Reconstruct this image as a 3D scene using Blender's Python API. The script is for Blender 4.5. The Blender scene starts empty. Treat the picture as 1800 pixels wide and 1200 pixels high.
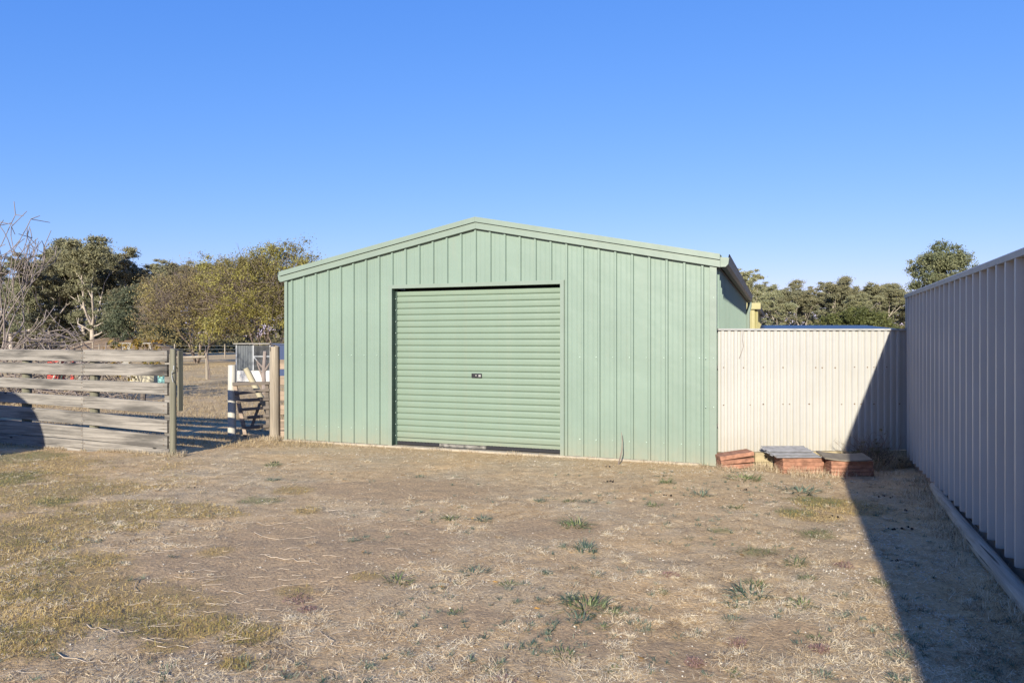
import bpy, math, random
import numpy as np
from mathutils import Vector, Matrix
C = bpy.context.scene
COL = C.collection
R = math.radians

# ------------------------------------------------------------------ camera, sky, sun, exposure
cam_d = bpy.data.cameras.new('camera'); cam = bpy.data.objects.new('camera', cam_d); COL.objects.link(cam)
cam.location = (0, 0, 1.5); cam.rotation_euler = (R(90), 0, 0)
cam_d.sensor_width = 36; cam_d.lens = 25.24; cam_d.shift_y = -3/1800
cam_d.clip_start = 0.05; cam_d.clip_end = 8000
C.camera = cam
SUN_EL = R(20.0); SUN_AZ = math.atan2(-0.23, -0.973)            # clockwise from +Y
SUN_DIR = Vector((math.sin(SUN_AZ)*math.cos(SUN_EL), math.cos(SUN_AZ)*math.cos(SUN_EL), math.sin(SUN_EL)))
W = bpy.data.worlds.new('World'); C.world = W; W.use_nodes = True
nt = W.node_tree; nt.nodes.clear()
sky = nt.nodes.new('ShaderNodeTexSky'); sky.sky_type = 'NISHITA'; sky.sun_disc = False
sky.sun_elevation = SUN_EL; sky.sun_rotation = SUN_AZ
sky.altitude = 300; sky.air_density = 1.0; sky.dust_density = 0.1; sky.ozone_density = 3.0
sp_ = nt.nodes.new('ShaderNodeSeparateColor'); cb_ = nt.nodes.new('ShaderNodeCombineColor')
nt.links.new(sky.outputs[0], sp_.inputs[0])
for k_, (mul_, pw_) in enumerate(((.50, 1.10), (.98, .70), (3.0, .34))):     # colour response of the camera to the clear sky
    p_ = nt.nodes.new('ShaderNodeMath'); p_.operation = 'POWER'; p_.inputs[1].default_value = pw_
    m_ = nt.nodes.new('ShaderNodeMath'); m_.operation = 'MULTIPLY'; m_.inputs[1].default_value = mul_
    nt.links.new(sp_.outputs[k_], p_.inputs[0]); nt.links.new(p_.outputs[0], m_.inputs[0]); nt.links.new(m_.outputs[0], cb_.inputs[k_])
bg = nt.nodes.new('ShaderNodeBackground'); bg.inputs['Strength'].default_value = 0.1137
wo = nt.nodes.new('ShaderNodeOutputWorld')
nt.links.new(cb_.outputs[0], bg.inputs[0]); nt.links.new(bg.outputs[0], wo.inputs[0])
sl = bpy.data.lights.new('sun', 'SUN'); sl.energy = 5.0; sl.angle = R(0.6); sl.color = (1.0, 0.92, 0.77)
so = bpy.data.objects.new('sun', sl); COL.objects.link(so)
so.rotation_euler = SUN_DIR.to_track_quat('Z', 'Y').to_euler()
vs = C.view_settings; vs.view_transform = 'Standard'; vs.look = 'None'; vs.exposure = 0.75; vs.gamma = 1; vs.use_curve_mapping = False
C.render.engine = 'CYCLES'; C.cycles.max_bounces = 6; C.cycles.transparent_max_bounces = 8

# ------------------------------------------------------------------ helpers
def tag(o, label=None, cat=None, group=None, kind=None):
    if label: o['label'] = label
    if cat: o['category'] = cat
    if group: o['group'] = group
    if kind: o['kind'] = kind
    return o
def empty(name, loc, rz=0):
    o = bpy.data.objects.new(name, None); COL.objects.link(o); o.location = loc; o.rotation_euler = (0, 0, rz)
    o.empty_display_size = .2
    return o
def link_mesh(name, me, mat, parent=None, loc=None, rot=None):
    o = bpy.data.objects.new(name, me); COL.objects.link(o)
    if mat is not None and len(me.materials) == 0: me.materials.append(mat)
    if parent: o.parent = parent
    if loc is not None: o.location = loc
    if rot is not None: o.rotation_euler = rot
    return o
class MB:
    def __init__(s): s.v = []; s.f = []
    def add(s, vs, fs):
        n = len(s.v); s.v += [tuple(p) for p in vs]; s.f += [tuple(i+n for i in f) for f in fs]; return s
    def box(s, x0, x1, y0, y1, z0, z1, c=0.0, M=None):
        # box with optional chamfer c on all edges
        if x0 > x1: x0, x1 = x1, x0
        if y0 > y1: y0, y1 = y1, y0
        if z0 > z1: z0, z1 = z1, z0
        if c <= 0:
            v = [(x, y, z) for z in (z0, z1) for y in (y0, y1) for x in (x0, x1)]
            f = [(0,2,3,1),(4,5,7,6),(0,1,5,4),(2,6,7,3),(0,4,6,2),(1,3,7,5)]
        else:
            c = min(c, (x1-x0)*.45, (y1-y0)*.45, (z1-z0)*.45)
            v = []; idx = {}
            for a, x in ((0, x0), (1, x1)):
                for b, y in ((0, y0), (1, y1)):
                    for d, z in ((0, z0), (1, z1)):
                        xi = x+c if a == 0 else x-c; yi = y+c if b == 0 else y-c; zi = z+c if d == 0 else z-c
                        idx[a,b,d,0] = len(v); v.append((x, yi, zi))
                        idx[a,b,d,1] = len(v); v.append((xi, y, zi))
                        idx[a,b,d,2] = len(v); v.append((xi, yi, z))
            f = []
            def I(a,b,d,k): return idx[a,b,d,k]
            f.append((I(0,0,0,0),I(0,0,1,0),I(0,1,1,0),I(0,1,0,0))); f.append((I(1,0,0,0),I(1,1,0,0),I(1,1,1,0),I(1,0,1,0)))
            f.append((I(0,0,0,1),I(1,0,0,1),I(1,0,1,1),I(0,0,1,1))); f.append((I(0,1,0,1),I(0,1,1,1),I(1,1,1,1),I(1,1,0,1)))
            f.append((I(0,0,0,2),I(0,1,0,2),I(1,1,0,2),I(1,0,0,2))); f.append((I(0,0,1,2),I(1,0,1,2),I(1,1,1,2),I(0,1,1,2)))
            for b in (0,1):
                for d in (0,1): f.append((I(0,b,d,1),I(1,b,d,1),I(1,b,d,2),I(0,b,d,2)))
            for a in (0,1):
                for d in (0,1): f.append((I(a,0,d,0),I(a,1,d,0),I(a,1,d,2),I(a,0,d,2)))
            for a in (0,1):
                for b in (0,1): f.append((I(a,b,0,0),I(a,b,1,0),I(a,b,1,1),I(a,b,0,1)))
            for a in (0,1):
                for b in (0,1):
                    for d in (0,1): f.append((I(a,b,d,0),I(a,b,d,1),I(a,b,d,2)))
        if M is not None: v = [tuple(M @ Vector(p)) for p in v]
        return s.add(v, f)
    def tube(s, pts, rad, n=10, cap=True, squash=None):
        pts = [Vector(p) for p in pts]
        if not hasattr(rad, '__len__'): rad = [rad]*len(pts)
        rings = []; vs = []; fs = []
        for i, p in enumerate(pts):
            d = (pts[min(i+1, len(pts)-1)] - pts[max(i-1, 0)]).normalized()
            a = Vector((0,0,1)) if abs(d.z) < .9 else Vector((1,0,0))
            e1 = d.cross(a).normalized(); e2 = d.cross(e1).normalized()
            for k in range(n):
                t = 2*math.pi*k/n
                vs.append(p + (e1*math.cos(t) + e2*math.sin(t))*rad[i])
        for i in range(len(pts)-1):
            for k in range(n):
                a = i*n+k; b = i*n+(k+1)%n; fs.append((a, b, b+n, a+n))
        if cap: fs.append(tuple(range(n-1, -1, -1))); fs.append(tuple(range((len(pts)-1)*n, len(pts)*n)))
        return s.add(vs, fs)
    def profile(s, prof, p0, p1, cap=False, close=False):
        # sweep a list of 3D offsets from p0 to p1
        n = len(prof); p0 = Vector(p0); p1 = Vector(p1)
        vs = [p0+Vector(q) for q in prof] + [p1+Vector(q) for q in prof]
        fs = [(i, (i+1) % n, (i+1) % n+n, i+n) for i in range(n if close else n-1)]
        if cap: fs += [tuple(range(n-1, -1, -1)), tuple(range(n, 2*n))]
        return s.add(vs, fs)
    def build(s, name, mat, parent=None, smooth=False, loc=None, rot=None):
        me = bpy.data.meshes.new(name); me.from_pydata(s.v, [], s.f); me.validate(); me.update()
        if smooth:
            for p in me.polygons: p.use_smooth = True
            try: me.set_sharp_from_angle(angle=R(40))
            except Exception: pass
        return link_mesh(name, me, mat, parent, loc, rot)
def quads_mesh(name, V, nq, tint=None, k=4):
    # V: (nq*k,3) array, k verts per face; tint per face
    me = bpy.data.meshes.new(name)
    me.vertices.add(nq*k); me.vertices.foreach_set('co', np.ascontiguousarray(V, np.float32).ravel())
    me.loops.add(nq*k); me.loops.foreach_set('vertex_index', np.arange(nq*k, dtype=np.int32))
    me.polygons.add(nq); me.polygons.foreach_set('loop_start', np.arange(0, nq*k, k, dtype=np.int32))
    try: me.polygons.foreach_set('loop_total', np.full(nq, k, np.int32))
    except Exception: pass
    if tint is not None:
        a = me.attributes.new('tint', 'FLOAT', 'FACE'); a.data.foreach_set('value', np.ascontiguousarray(tint, np.float32))
    me.update(calc_edges=True)
    return me
def vnoise(x, y, seed=0):
    xi = np.floor(x).astype(np.int64); yi = np.floor(y).astype(np.int64); fx = x-xi; fy = y-yi
    fx = fx*fx*(3-2*fx); fy = fy*fy*(3-2*fy)
    def h(a, b):
        n = (a*374761393 + b*668265263 + seed*1442695041) & 0x7fffffff
        n = ((n ^ (n >> 13))*1274126177) & 0x7fffffff
        return ((n ^ (n >> 16)) & 0xffff)/65535.0
    return (h(xi,yi)*(1-fx)+h(xi+1,yi)*fx)*(1-fy) + (h(xi,yi+1)*(1-fx)+h(xi+1,yi+1)*fx)*fy
def fbm(x, y, o=4, seed=0):
    s = 0; a = .5; t = 0
    for i in range(o):
        s = s + a*vnoise(x*2**i+17.3*i, y*2**i-9.1*i, seed+i); t += a; a *= .55
    return s/t

# ------------------------------------------------------------------ materials
K = .80
def kc(c): return tuple(v*K for v in c)
def M_new(name):
    m = bpy.data.materials.new(name); m.use_nodes = True
    return m, m.node_tree, m.node_tree.nodes['Principled BSDF']
def N(nt, typ, **kw):
    n = nt.nodes.new(typ)
    for k, v in kw.items(): setattr(n, k, v)
    return n
def ramp(nt, stops):
    r = nt.nodes.new('ShaderNodeValToRGB'); e = r.color_ramp.elements
    while len(e) < len(stops): e.new(.5)
    for i, (p, c) in enumerate(stops): e[i].position = p; e[i].color = (*c, 1)
    return r
def noise(nt, scale, detail=4, coord=None, rough=.55, mapscale=None):
    n = N(nt, 'ShaderNodeTexNoise'); n.inputs['Scale'].default_value = scale; n.inputs['Detail'].default_value = detail; n.inputs['Roughness'].default_value = rough
    if coord is not None:
        if mapscale:
            mp = N(nt, 'ShaderNodeMapping'); mp.inputs['Scale'].default_value = mapscale
            nt.links.new(coord, mp.inputs[0]); nt.links.new(mp.outputs[0], n.inputs[0])
        else: nt.links.new(coord, n.inputs[0])
    return n
def mixc(nt, fac, a, b, mode='MIX'):
    m = N(nt, 'ShaderNodeMix', data_type='RGBA', blend_type=mode)
    for s, v in ((m.inputs[0], fac), (m.inputs[6], a), (m.inputs[7], b)):
        if hasattr(v, 'is_linked') or hasattr(v, 'links'): nt.links.new(v, s)
        elif isinstance(v, (int, float)): s.default_value = v
        else: s.default_value = (*v, 1)
    return m.outputs[2]
def objcoord(nt, rnd=True):
    tc = N(nt, 'ShaderNodeTexCoord')
    if not rnd: return tc.outputs['Object']
    oi = N(nt, 'ShaderNodeObjectInfo'); mm = N(nt, 'ShaderNodeMath', operation='MULTIPLY'); mm.inputs[1].default_value = 40
    nt.links.new(oi.outputs['Random'], mm.inputs[0])
    va = N(nt, 'ShaderNodeVectorMath', operation='ADD'); nt.links.new(tc.outputs['Object'], va.inputs[0]); nt.links.new(mm.outputs[0], va.inputs[1])
    return va.outputs[0]
def bump(nt, b, h, dist=.01, strength=.5):
    bn = N(nt, 'ShaderNodeBump'); bn.inputs['Distance'].default_value = dist; bn.inputs['Strength'].default_value = strength
    nt.links.new(h, bn.inputs['Height']); nt.links.new(bn.outputs[0], b.inputs['Normal'])
def steel(name, col, dirt=(.36,.29,.2), rough=.42, dirt_h=.5, micro=0, dust=.12, spec=.35, pitch=0, feet=(), stain=(.4,.3,.15), amt=.6):
    m, nt, b = M_new(name); oc = objcoord(nt, False); col, dirt, stain = kc(col), kc(dirt), kc(stain)
    n1 = noise(nt, 1.3, 5, oc); n2 = noise(nt, 14, 5, oc, mapscale=(1,1,.12))
    r1 = ramp(nt, [(.3, tuple(c*.93 for c in col)), (.7, tuple(min(1, c*1.05) for c in col))]); nt.links.new(n1.outputs[0], r1.inputs[0])
    rs = ramp(nt, [(.55, (0,0,0)), (.85, (1,1,1))]); nt.links.new(n2.outputs[0], rs.inputs[0])
    mu = N(nt, 'ShaderNodeMath', operation='MULTIPLY'); mu.inputs[1].default_value = dust; nt.links.new(rs.outputs[0], mu.inputs[0])
    c = mixc(nt, mu.outputs[0], r1.outputs[0], dirt)
    # splashed earth on the lowest part of the sheet
    sx = N(nt, 'ShaderNodeSeparateXYZ'); g = N(nt, 'ShaderNodeNewGeometry'); nt.links.new(g.outputs['Position'], sx.inputs[0])
    mr = N(nt, 'ShaderNodeMapRange'); mr.inputs[1].default_value = 0; mr.inputs[2].default_value = dirt_h; mr.inputs[3].default_value = 1; mr.inputs[4].default_value = 0
    nt.links.new(sx.outputs[2], mr.inputs[0])
    pw = N(nt, 'ShaderNodeMath', operation='POWER'); pw.inputs[1].default_value = 2.2; nt.links.new(mr.outputs[0], pw.inputs[0])
    n3 = noise(nt, 9, 6, oc); n3.inputs['Roughness'].default_value = .7; pw2 = N(nt, 'ShaderNodeMath', operation='MULTIPLY'); pw2.inputs[1].default_value = .8; nt.links.new(pw.outputs[0], pw2.inputs[0]); m2 = N(nt, 'ShaderNodeMath', operation='MULTIPLY', use_clamp=True); nt.links.new(pw2.outputs[0], m2.inputs[0]); nt.links.new(n3.outputs[0], m2.inputs[1])
    c = mixc(nt, m2.outputs[0], c, dirt)
    if pitch:       # dust and rust lines that collect at the feet of the ribs
        so_ = N(nt, 'ShaderNodeSeparateXYZ'); nt.links.new(oc, so_.inputs[0])
        dv = N(nt, 'ShaderNodeMath', operation='DIVIDE'); dv.inputs[1].default_value = pitch; nt.links.new(so_.outputs[0], dv.inputs[0])
        fr_ = N(nt, 'ShaderNodeMath', operation='FRACT'); nt.links.new(dv.outputs[0], fr_.inputs[0])
        n5 = noise(nt, 5, 5, oc, .7, (4, 1, .5)); r5 = ramp(nt, [(.35, (.25,.25,.25)), (.65, (1,1,1))]); nt.links.new(n5.outputs[0], r5.inputs[0])
        for ft_, wd in feet:
            cm = N(nt, 'ShaderNodeMath', operation='COMPARE'); cm.inputs[1].default_value = ft_/pitch; cm.inputs[2].default_value = wd/pitch; nt.links.new(fr_.outputs[0], cm.inputs[0])
            q_ = N(nt, 'ShaderNodeMath', operation='MULTIPLY'); nt.links.new(cm.outputs[0], q_.inputs[0]); nt.links.new(r5.outputs[0], q_.inputs[1])
            q2 = N(nt, 'ShaderNodeMath', operation='MULTIPLY'); q2.inputs[1].default_value = amt; nt.links.new(q_.outputs[0], q2.inputs[0])
            c = mixc(nt, q2.outputs[0], c, stain)
    nt.links.new(c, b.inputs['Base Color']); b.inputs['Roughness'].default_value = rough; b.inputs['Specular IOR Level'].default_value = spec
    n4 = noise(nt, 3.5, 2, oc); bump(nt, b, n4.outputs[0], .014, .45)
    return m
def wood(name, lo, hi, stain=(.12,.105,.09), along=0, st=.6):
    m, nt, b = M_new(name); oc = objcoord(nt); lo, hi, stain = kc(lo), kc(hi), kc(stain)
    g = noise(nt, 30, 6, oc, .7, tuple(.04 if i == along else 1.4 for i in range(3)))
    r = ramp(nt, [(.3, lo), (.65, hi)]); nt.links.new(g.outputs[0], r.inputs[0])
    big = noise(nt, 2.6, 4, oc, .6, tuple(.4 if i == along else 3.4 for i in range(3)))
    rb = ramp(nt, [(.46, (0,0,0)), (.66, (st,st,st))]); nt.links.new(big.outputs[0], rb.inputs[0])
    c = mixc(nt, rb.outputs[0], r.outputs[0], stain)
    crack = noise(nt, 16, 3, oc, .5, tuple(.05 if i == along else 2.2 for i in range(3)))
    rc = ramp(nt, [(.30, (1,1,1)), (.36, (0,0,0))]); nt.links.new(crack.outputs[0], rc.inputs[0])
    c = mixc(nt, rc.outputs[0], c, tuple(v*.35 for v in lo))
    # knots with a paler ring
    vo = N(nt, 'ShaderNodeTexVoronoi'); vo.inputs['Scale'].default_value = 3.0
    mp = N(nt, 'ShaderNodeMapping'); mp.inputs['Scale'].default_value = tuple(.6 if i == along else 1.6 for i in range(3)); nt.links.new(oc, mp.inputs[0]); nt.links.new(mp.outputs[0], vo.inputs[0])
    rk = ramp(nt, [(.05, (1,1,1)), (.085, (0,0,0))]); nt.links.new(vo.outputs['Distance'], rk.inputs[0])
    c = mixc(nt, rk.outputs[0], c, tuple(v*.5 for v in stain))
    nt.links.new(c, b.inputs['Base Color']); b.inputs['Roughness'].default_value = .85; b.inputs['Specular IOR Level'].default_value = .15
    bump(nt, b, g.outputs[0], .006, .6)
    return m
def plain(name, col, rough=.6, var=.15, scale=6, metal=0, spec=.3, bumpd=.003):
    m, nt, b = M_new(name); oc = objcoord(nt); col = kc(col)
    n = noise(nt, scale, 5, oc); r = ramp(nt, [(.3, tuple(c*(1-var) for c in col)), (.7, tuple(min(1, c*(1+var)) for c in col))])
    nt.links.new(n.outputs[0], r.inputs[0]); nt.links.new(r.outputs[0], b.inputs['Base Color'])
    b.inputs['Roughness'].default_value = rough; b.inputs['Metallic'].default_value = metal; b.inputs['Specular IOR Level'].default_value = spec
    if bumpd: bump(nt, b, n.outputs[0], bumpd, .5)
    return m
def leafmat(name, stops, trans=.25, rough=.6, rnd=.0):
    m, nt, b = M_new(name)
    at = N(nt, 'ShaderNodeAttribute', attribute_name='tint'); r = ramp(nt, [(p_, kc(c_)) for p_, c_ in stops]); nt.links.new(at.outputs['Fac'], r.inputs[0])
    c = r.outputs[0]
    if rnd:
        oi = N(nt, 'ShaderNodeObjectInfo'); h = N(nt, 'ShaderNodeHueSaturation')
        a = N(nt, 'ShaderNodeMapRange'); a.inputs[3].default_value = 1-rnd; a.inputs[4].default_value = 1+rnd; nt.links.new(oi.outputs['Random'], a.inputs[0])
        nt.links.new(a.outputs[0], h.inputs['Value'])
        a2 = N(nt, 'ShaderNodeMapRange'); a2.inputs[3].default_value = .485; a2.inputs[4].default_value = .515; nt.links.new(oi.outputs['Random'], a2.inputs[0])
        nt.links.new(a2.outputs[0], h.inputs['Hue']); nt.links.new(c, h.inputs['Color']); c = h.outputs[0]
    nt.links.new(c, b.inputs['Base Color']); b.inputs['Roughness'].default_value = rough; b.inputs['Specular IOR Level'].default_value = .2
    if trans:
        tr = N(nt, 'ShaderNodeBsdfTranslucent'); nt.links.new(c, tr.inputs[0]); mx = N(nt, 'ShaderNodeMixShader'); mx.inputs[0].default_value = trans
        out = nt.nodes['Material Output']; nt.links.new(b.outputs[0], mx.inputs[1]); nt.links.new(tr.outputs[0], mx.inputs[2]); nt.links.new(mx.outputs[0], out.inputs[0])
    return m

GREEN = (.222, .300, .246)
M_green = steel('green_steel', GREEN)
M_green_trim = steel('green_trim', (.230,.292,.243), dirt_h=.3, dust=.06)
M_door = steel('roller_door_green', (.213,.287,.220), dust=.14, dirt_h=.35)
M_dark = plain('dark_interior', (.02,.02,.02), .9)
M_jamb = plain('dark_green_jamb', (.05,.085,.07), .5)
M_rubber = plain('black_rubber', (.025,.025,.03), .75)
M_bar = plain('weathered_strip', (.20,.19,.17), .7, .6, 18)
M_conc = plain('pale_concrete', (.40,.35,.27), .9, .2, 12)
M_white = steel('cream_steel', (.505,.50,.475), dirt=(.36,.28,.14), rough=.4, dirt_h=.75, dust=.10, pitch=.0817, feet=((.0245, .0022), (.0775, .0022)), stain=(.36,.28,.14), amt=.7)
M_whitecap = plain('cap_grey', (.42,.42,.40), .45)
M_grey = steel('grey_steel', (.53,.505,.465), dirt=(.30,.25,.19), rough=.45, dirt_h=.35, dust=.1)
M_greycap = plain('grey_cap', (.40,.38,.36), .45, .06)
M_gutter = plain('gutter_grey', (.11,.105,.10), .55, .25, 8)
M_yellow = steel('yellow_steel', (.38,.345,.155), dirt_h=.1)
M_blue = plain('blue_roof', (.028,.04,.08), .35, .1)
M_wood = wood('weathered_board', (.155,.142,.124), (.38,.35,.31), stain=(.085,.08,.074), st=.8)
M_wood_top = wood('dark_stained_board', (.155,.142,.124), (.38,.35,.31), stain=(.05,.047,.045), st=.95)
M_wood_brown = wood('brown_board', (.30,.22,.16), (.46,.36,.28))
M_wood_dark = wood('dark_board', (.11,.09,.075), (.23,.195,.165))
M_post = wood('treated_post', (.15,.145,.105), (.25,.24,.18), along=2, st=.3)
M_post2 = wood('tan_post', (.28,.23,.17), (.46,.40,.31), along=2, st=.35)
M_log = wood('log', (.30,.26,.2), (.52,.47,.38), along=0, st=.35)
M_pvc = plain('cream_pipe', (.50,.45,.32), .45, .1, 5)
M_pvcw = plain('white_pipe', (.56,.53,.45), .45, .06, 5)
M_terra = plain('terracotta', (.345,.175,.115), .85, .4, 14)
M_block = plain('cream_block', (.40,.33,.20), .9, .2, 18)
M_hole = plain('dark_hole', (.12,.10,.06), .9)
M_fibro = plain('grey_fibre_sheet', (.27,.27,.28), .75, .25, 14)
M_slate = plain('brown_slab', (.22,.19,.15), .8, .2, 10)
M_rust = plain('rusty_screw', (.16,.09,.04), .8)
M_screw = plain('green_screw', (.45,.58,.50), .4)
M_red = plain('faded_red', (.42,.055,.04), .6)
M_teal = plain('teal', (.25,.50,.45), .5)
M_coop = steel('coop_grey', (.10,.115,.13), dirt_h=.2)
M_coopw = plain('coop_white', (.72,.70,.68), .7, .1)
M_coopframe = plain('coop_frame', (.42,.44,.46), .5)
M_coopblue = steel('coop_blue', (.06,.085,.17), dirt_h=.2)
M_shelter = plain('pale_boards', (.32,.30,.26), .8)
M_caster = plain('caster', (.30,.34,.30), .6)
M_gumbark = plain('gum_bark', (.44,.38,.32), .9, .5, 1.2)
M_twig = plain('twig', (.24,.19,.155), .9, .3, 3)
M_bare = plain('bare_branch', (.27,.225,.20), .9, .3, 2)
M_black = plain('black_dung', (.022,.018,.015), .9)
M_stone = plain('white_chip', (.62,.57,.48), .9, .25, 30)
M_leafo = plain('fallen_leaf', (.55,.30,.07), .7, .3, 20)
M_stick = plain('dry_runner', (.60,.50,.38), .9, .2, 30)

# ------------------------------------------------------------------ ground masks (world metres)
MAT = [(-2.50,3.76,0.27,0.30),(-2.43,4.09,0.39,0.31),(-2.06,4.00,0.35,0.24),(-1.72,3.80,0.27,0.17),(-2.91,4.58,0.25,0.33),(-2.56,4.37,0.21,0.18),(-3.55,5.21,0.25,0.36),(-3.76,5.86,0.28,0.33),(-1.35,3.69,0.13,0.13),(-2.11,5.08,0.10,0.10),(-4.62,6.93,0.44,0.38),(-4.28,7.20,0.46,0.22),(-3.17,6.15,0.39,0.16),(-2.87,6.35,0.30,0.17),(-2.58,6.15,0.24,0.12),(-3.53,6.46,0.31,0.18),(-5.60,8.12,0.39,0.70),(-2.15,7.14,0.17,0.13),(-1.79,6.29,0.10,0.13),(-1.30,4.32,0.09,0.08),(-1.72,3.55,0.11,0.07),(-1.28,3.36,0.08,0.07),(-2.82,4.88,0.15,0.13),(-3.06,5.77,0.18,0.11),(-0.94,4.58,0.09,0.07),(2.92,6.5,0.34,0.33),(2.55,6.1,0.25,0.22)]
GREENM = [(-6.28,9.33,0.44,0.41),(-5.43,7.79,0.25,0.32),(2.85,6.69,0.26,0.25),(1.73,5.08,0.18,0.12),(1.63,5.65,0.11,0.08),(2.48,6.25,0.2,0.2),(2.25,4.37,0.05,0.10),(2.36,5.52,0.13,0.13),(-4.29,6.69,0.21,0.14),(-2.33,6.69,0.16,0.12)]
BARE = [(-2.23,4.70,0.37,0.35),(-1.61,5.36,0.47,0.33),(-1.56,4.37,0.38,0.26),(-0.85,5.36,0.25,0.39),(-1.69,3.55,0.17,0.08),(-1.27,4.70,0.22,0.21),(-0.24,3.84,0.15,0.17),(0.32,3.69,0.18,0.16),(1.40,3.69,0.15,0.14),(-1.14,7.20,0.68,0.33),(0.36,5.68,0.27,0.20),(0.81,3.42,0.14,0.14)]
GRAV = [(-2.55,9.46,0.67,0.28),(-1.48,9.33,0.89,0.32),(0.69,8.68,0.69,0.24),(1.93,8.12,0.77,0.28),(2.96,7.48,0.47,0.24),(2.73,5.21,0.33,0.86),(2.25,3.84,0.24,0.39),(2.44,6.69,0.32,0.24),(2.11,4.58,0.15,0.18)]
def blobs(x, y, L):
    s = np.zeros_like(x)
    for cx, cy, rx, ry in L:
        s = np.maximum(s, np.exp(-(((x-cx)/rx)**2+((y-cy)/ry)**2)*.7))
    return s
def masks(x, y):
    n1 = fbm(x*1.7, y*1.3, 4, 3); n2 = fbm(x*6, y*6, 3, 11); n3 = fbm(x*.7+5, y*.7, 3, 21)
    left = np.clip((-x-0.5)/4.5, 0, 1)*np.clip((10.5-y)/2, 0, 1)
    mat = np.clip((blobs(x, y, MAT)*1.15 + n1*.6 + n2*.6 + left*.62 + np.clip((x-1.6)/1.6, 0, 1)*.16 - 1.08)*3.0, 0, 1)
    grn = np.clip((blobs(x, y, GREENM)*1.1 + n2*.7 + left*.28 + fbm(x*1.1+9, y*1.5, 3, 91)*.35 - .98)*2.4, 0, 1)
    bare = np.clip((blobs(x, y, BARE)*1.1 + n3*.66 + n2*.50 - .60)*2.6, 0, 1)
    grav = np.clip((blobs(x, y, GRAV)*.9 + n2*.6 + n1*.2 - .72)*2.2, 0, 1)
    return mat, grn, bare, grav
def gheight(x, y):
    near = np.exp(-((y-5)/9)**2)
    h = (fbm(x*.8, y*.8, 3, 41)-.5)*.05 + (fbm(x*5, y*5, 3, 51)-.5)*.020 + (fbm(x*18, y*18, 2, 61)-.5)*.017
    # footprint of the shed and its slab kept level
    d = np.clip((9.9 + (-x-1.3)*.37 - y)/1.2, 0.12, 1)
    return h*np.where(y < 14, d, 1.0) - .004

def axis(lo, hi, st, far, g=1.16):
    a = list(np.arange(lo, hi, st)); s = st; p = hi
    while p < far: a.append(p); s *= g; p += s
    a.append(far); s = st*g; p = lo-s
    b = []
    while p > -far: b.append(p); s *= g; p -= s
    b.append(-far)
    return np.array(b[::-1]+a)
xs = axis(-7.6, 5.4, .045, 3000); ys = axis(2.0, 11.5, .045, 3000)
GX, GY = np.meshgrid(xs, ys); nx, ny = len(xs), len(ys)
GZ = gheight(GX, GY)
GZ = np.where((np.abs(GX) > 60) | (np.abs(GY) > 90), -0.02, GZ)
V = np.stack([GX, GY, GZ], -1).reshape(-1, 3)
ii = (np.arange(ny-1)[:, None]*nx + np.arange(nx-1)[None, :]).ravel()
F = np.stack([ii, ii+1, ii+nx+1, ii+nx], -1)
me = bpy.data.meshes.new('ground'); me.vertices.add(len(V)); me.vertices.foreach_set('co', V.astype(np.float32).ravel())
me.loops.add(F.size); me.loops.foreach_set('vertex_index', F.astype(np.int32).ravel())
me.polygons.add(len(F)); me.polygons.foreach_set('loop_start', np.arange(0, F.size, 4, dtype=np.int32))
me.polygons.foreach_set('use_smooth', np.ones(len(F), bool))
me.update(calc_edges=True)
for nm, arr in zip(('mat', 'grn', 'bare', 'grav'), masks(GX, GY)):
    a = me.attributes.new(nm, 'FLOAT', 'POINT'); a.data.foreach_set('value', arr.astype(np.float32).ravel())
m, nt, b = M_new('dry_paddock_soil')
g = N(nt, 'ShaderNodeNewGeometry'); P = g.outputs['Position']
def attr(nm): return N(nt, 'ShaderNodeAttribute', attribute_name=nm).outputs['Fac']
big = noise(nt, .9, 5, P); fine = noise(nt, 45, 6, P, .7); mid = noise(nt, 7, 5, P, .65)
r0 = ramp(nt, [(.32, (.44,.315,.18)), (.5, (.66,.505,.30)), (.68, (.82,.67,.44))]); nt.links.new(mid.outputs[0], r0.inputs[0])
r1 = ramp(nt, [(.35, (.62,.60,.58)), (.65, (1.16,1.14,1.08))]); nt.links.new(fine.outputs[0], r1.inputs[0])
c = mixc(nt, 1.0, r0.outputs[0], r1.outputs[0], 'MULTIPLY')
rb = ramp(nt, [(.38, (.72,.50,.265)), (.62, (.58,.475,.32))]); nt.links.new(big.outputs[0], rb.inputs[0])
c = mixc(nt, .5, c, rb.outputs[0])
c = mixc(nt, attr('bare'), c, mixc(nt, 1.0, (.58,.43,.265), r1.outputs[0], 'MULTIPLY'))
mm = N(nt, 'ShaderNodeMath', operation='MULTIPLY'); mm.inputs[1].default_value = .7; nt.links.new(attr('mat'), mm.inputs[0])
c = mixc(nt, mm.outputs[0], c, (.42,.30,.13))
mm = N(nt, 'ShaderNodeMath', operation='MULTIPLY'); mm.inputs[1].default_value = .6; nt.links.new(attr('grn'), mm.inputs[0])
c = mixc(nt, mm.outputs[0], c, (.22,.22,.09))
vo = N(nt, 'ShaderNodeTexVoronoi'); vo.inputs['Scale'].default_value = 38; nt.links.new(P, vo.inputs[0])
rv = ramp(nt, [(.18, (1,1,1)), (.30, (0,0,0))]); nt.links.new(vo.outputs['Distance'], rv.inputs[0])
mm = N(nt, 'ShaderNodeMath', operation='MULTIPLY'); nt.links.new(attr('grav'), mm.inputs[0]); nt.links.new(rv.outputs[0], mm.inputs[1])
mm2 = N(nt, 'ShaderNodeMath', operation='MULTIPLY'); mm2.inputs[1].default_value = .75; nt.links.new(mm.outputs[0], mm2.inputs[0])
c = mixc(nt, mm2.outputs[0], c, (.75,.68,.54))
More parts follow.
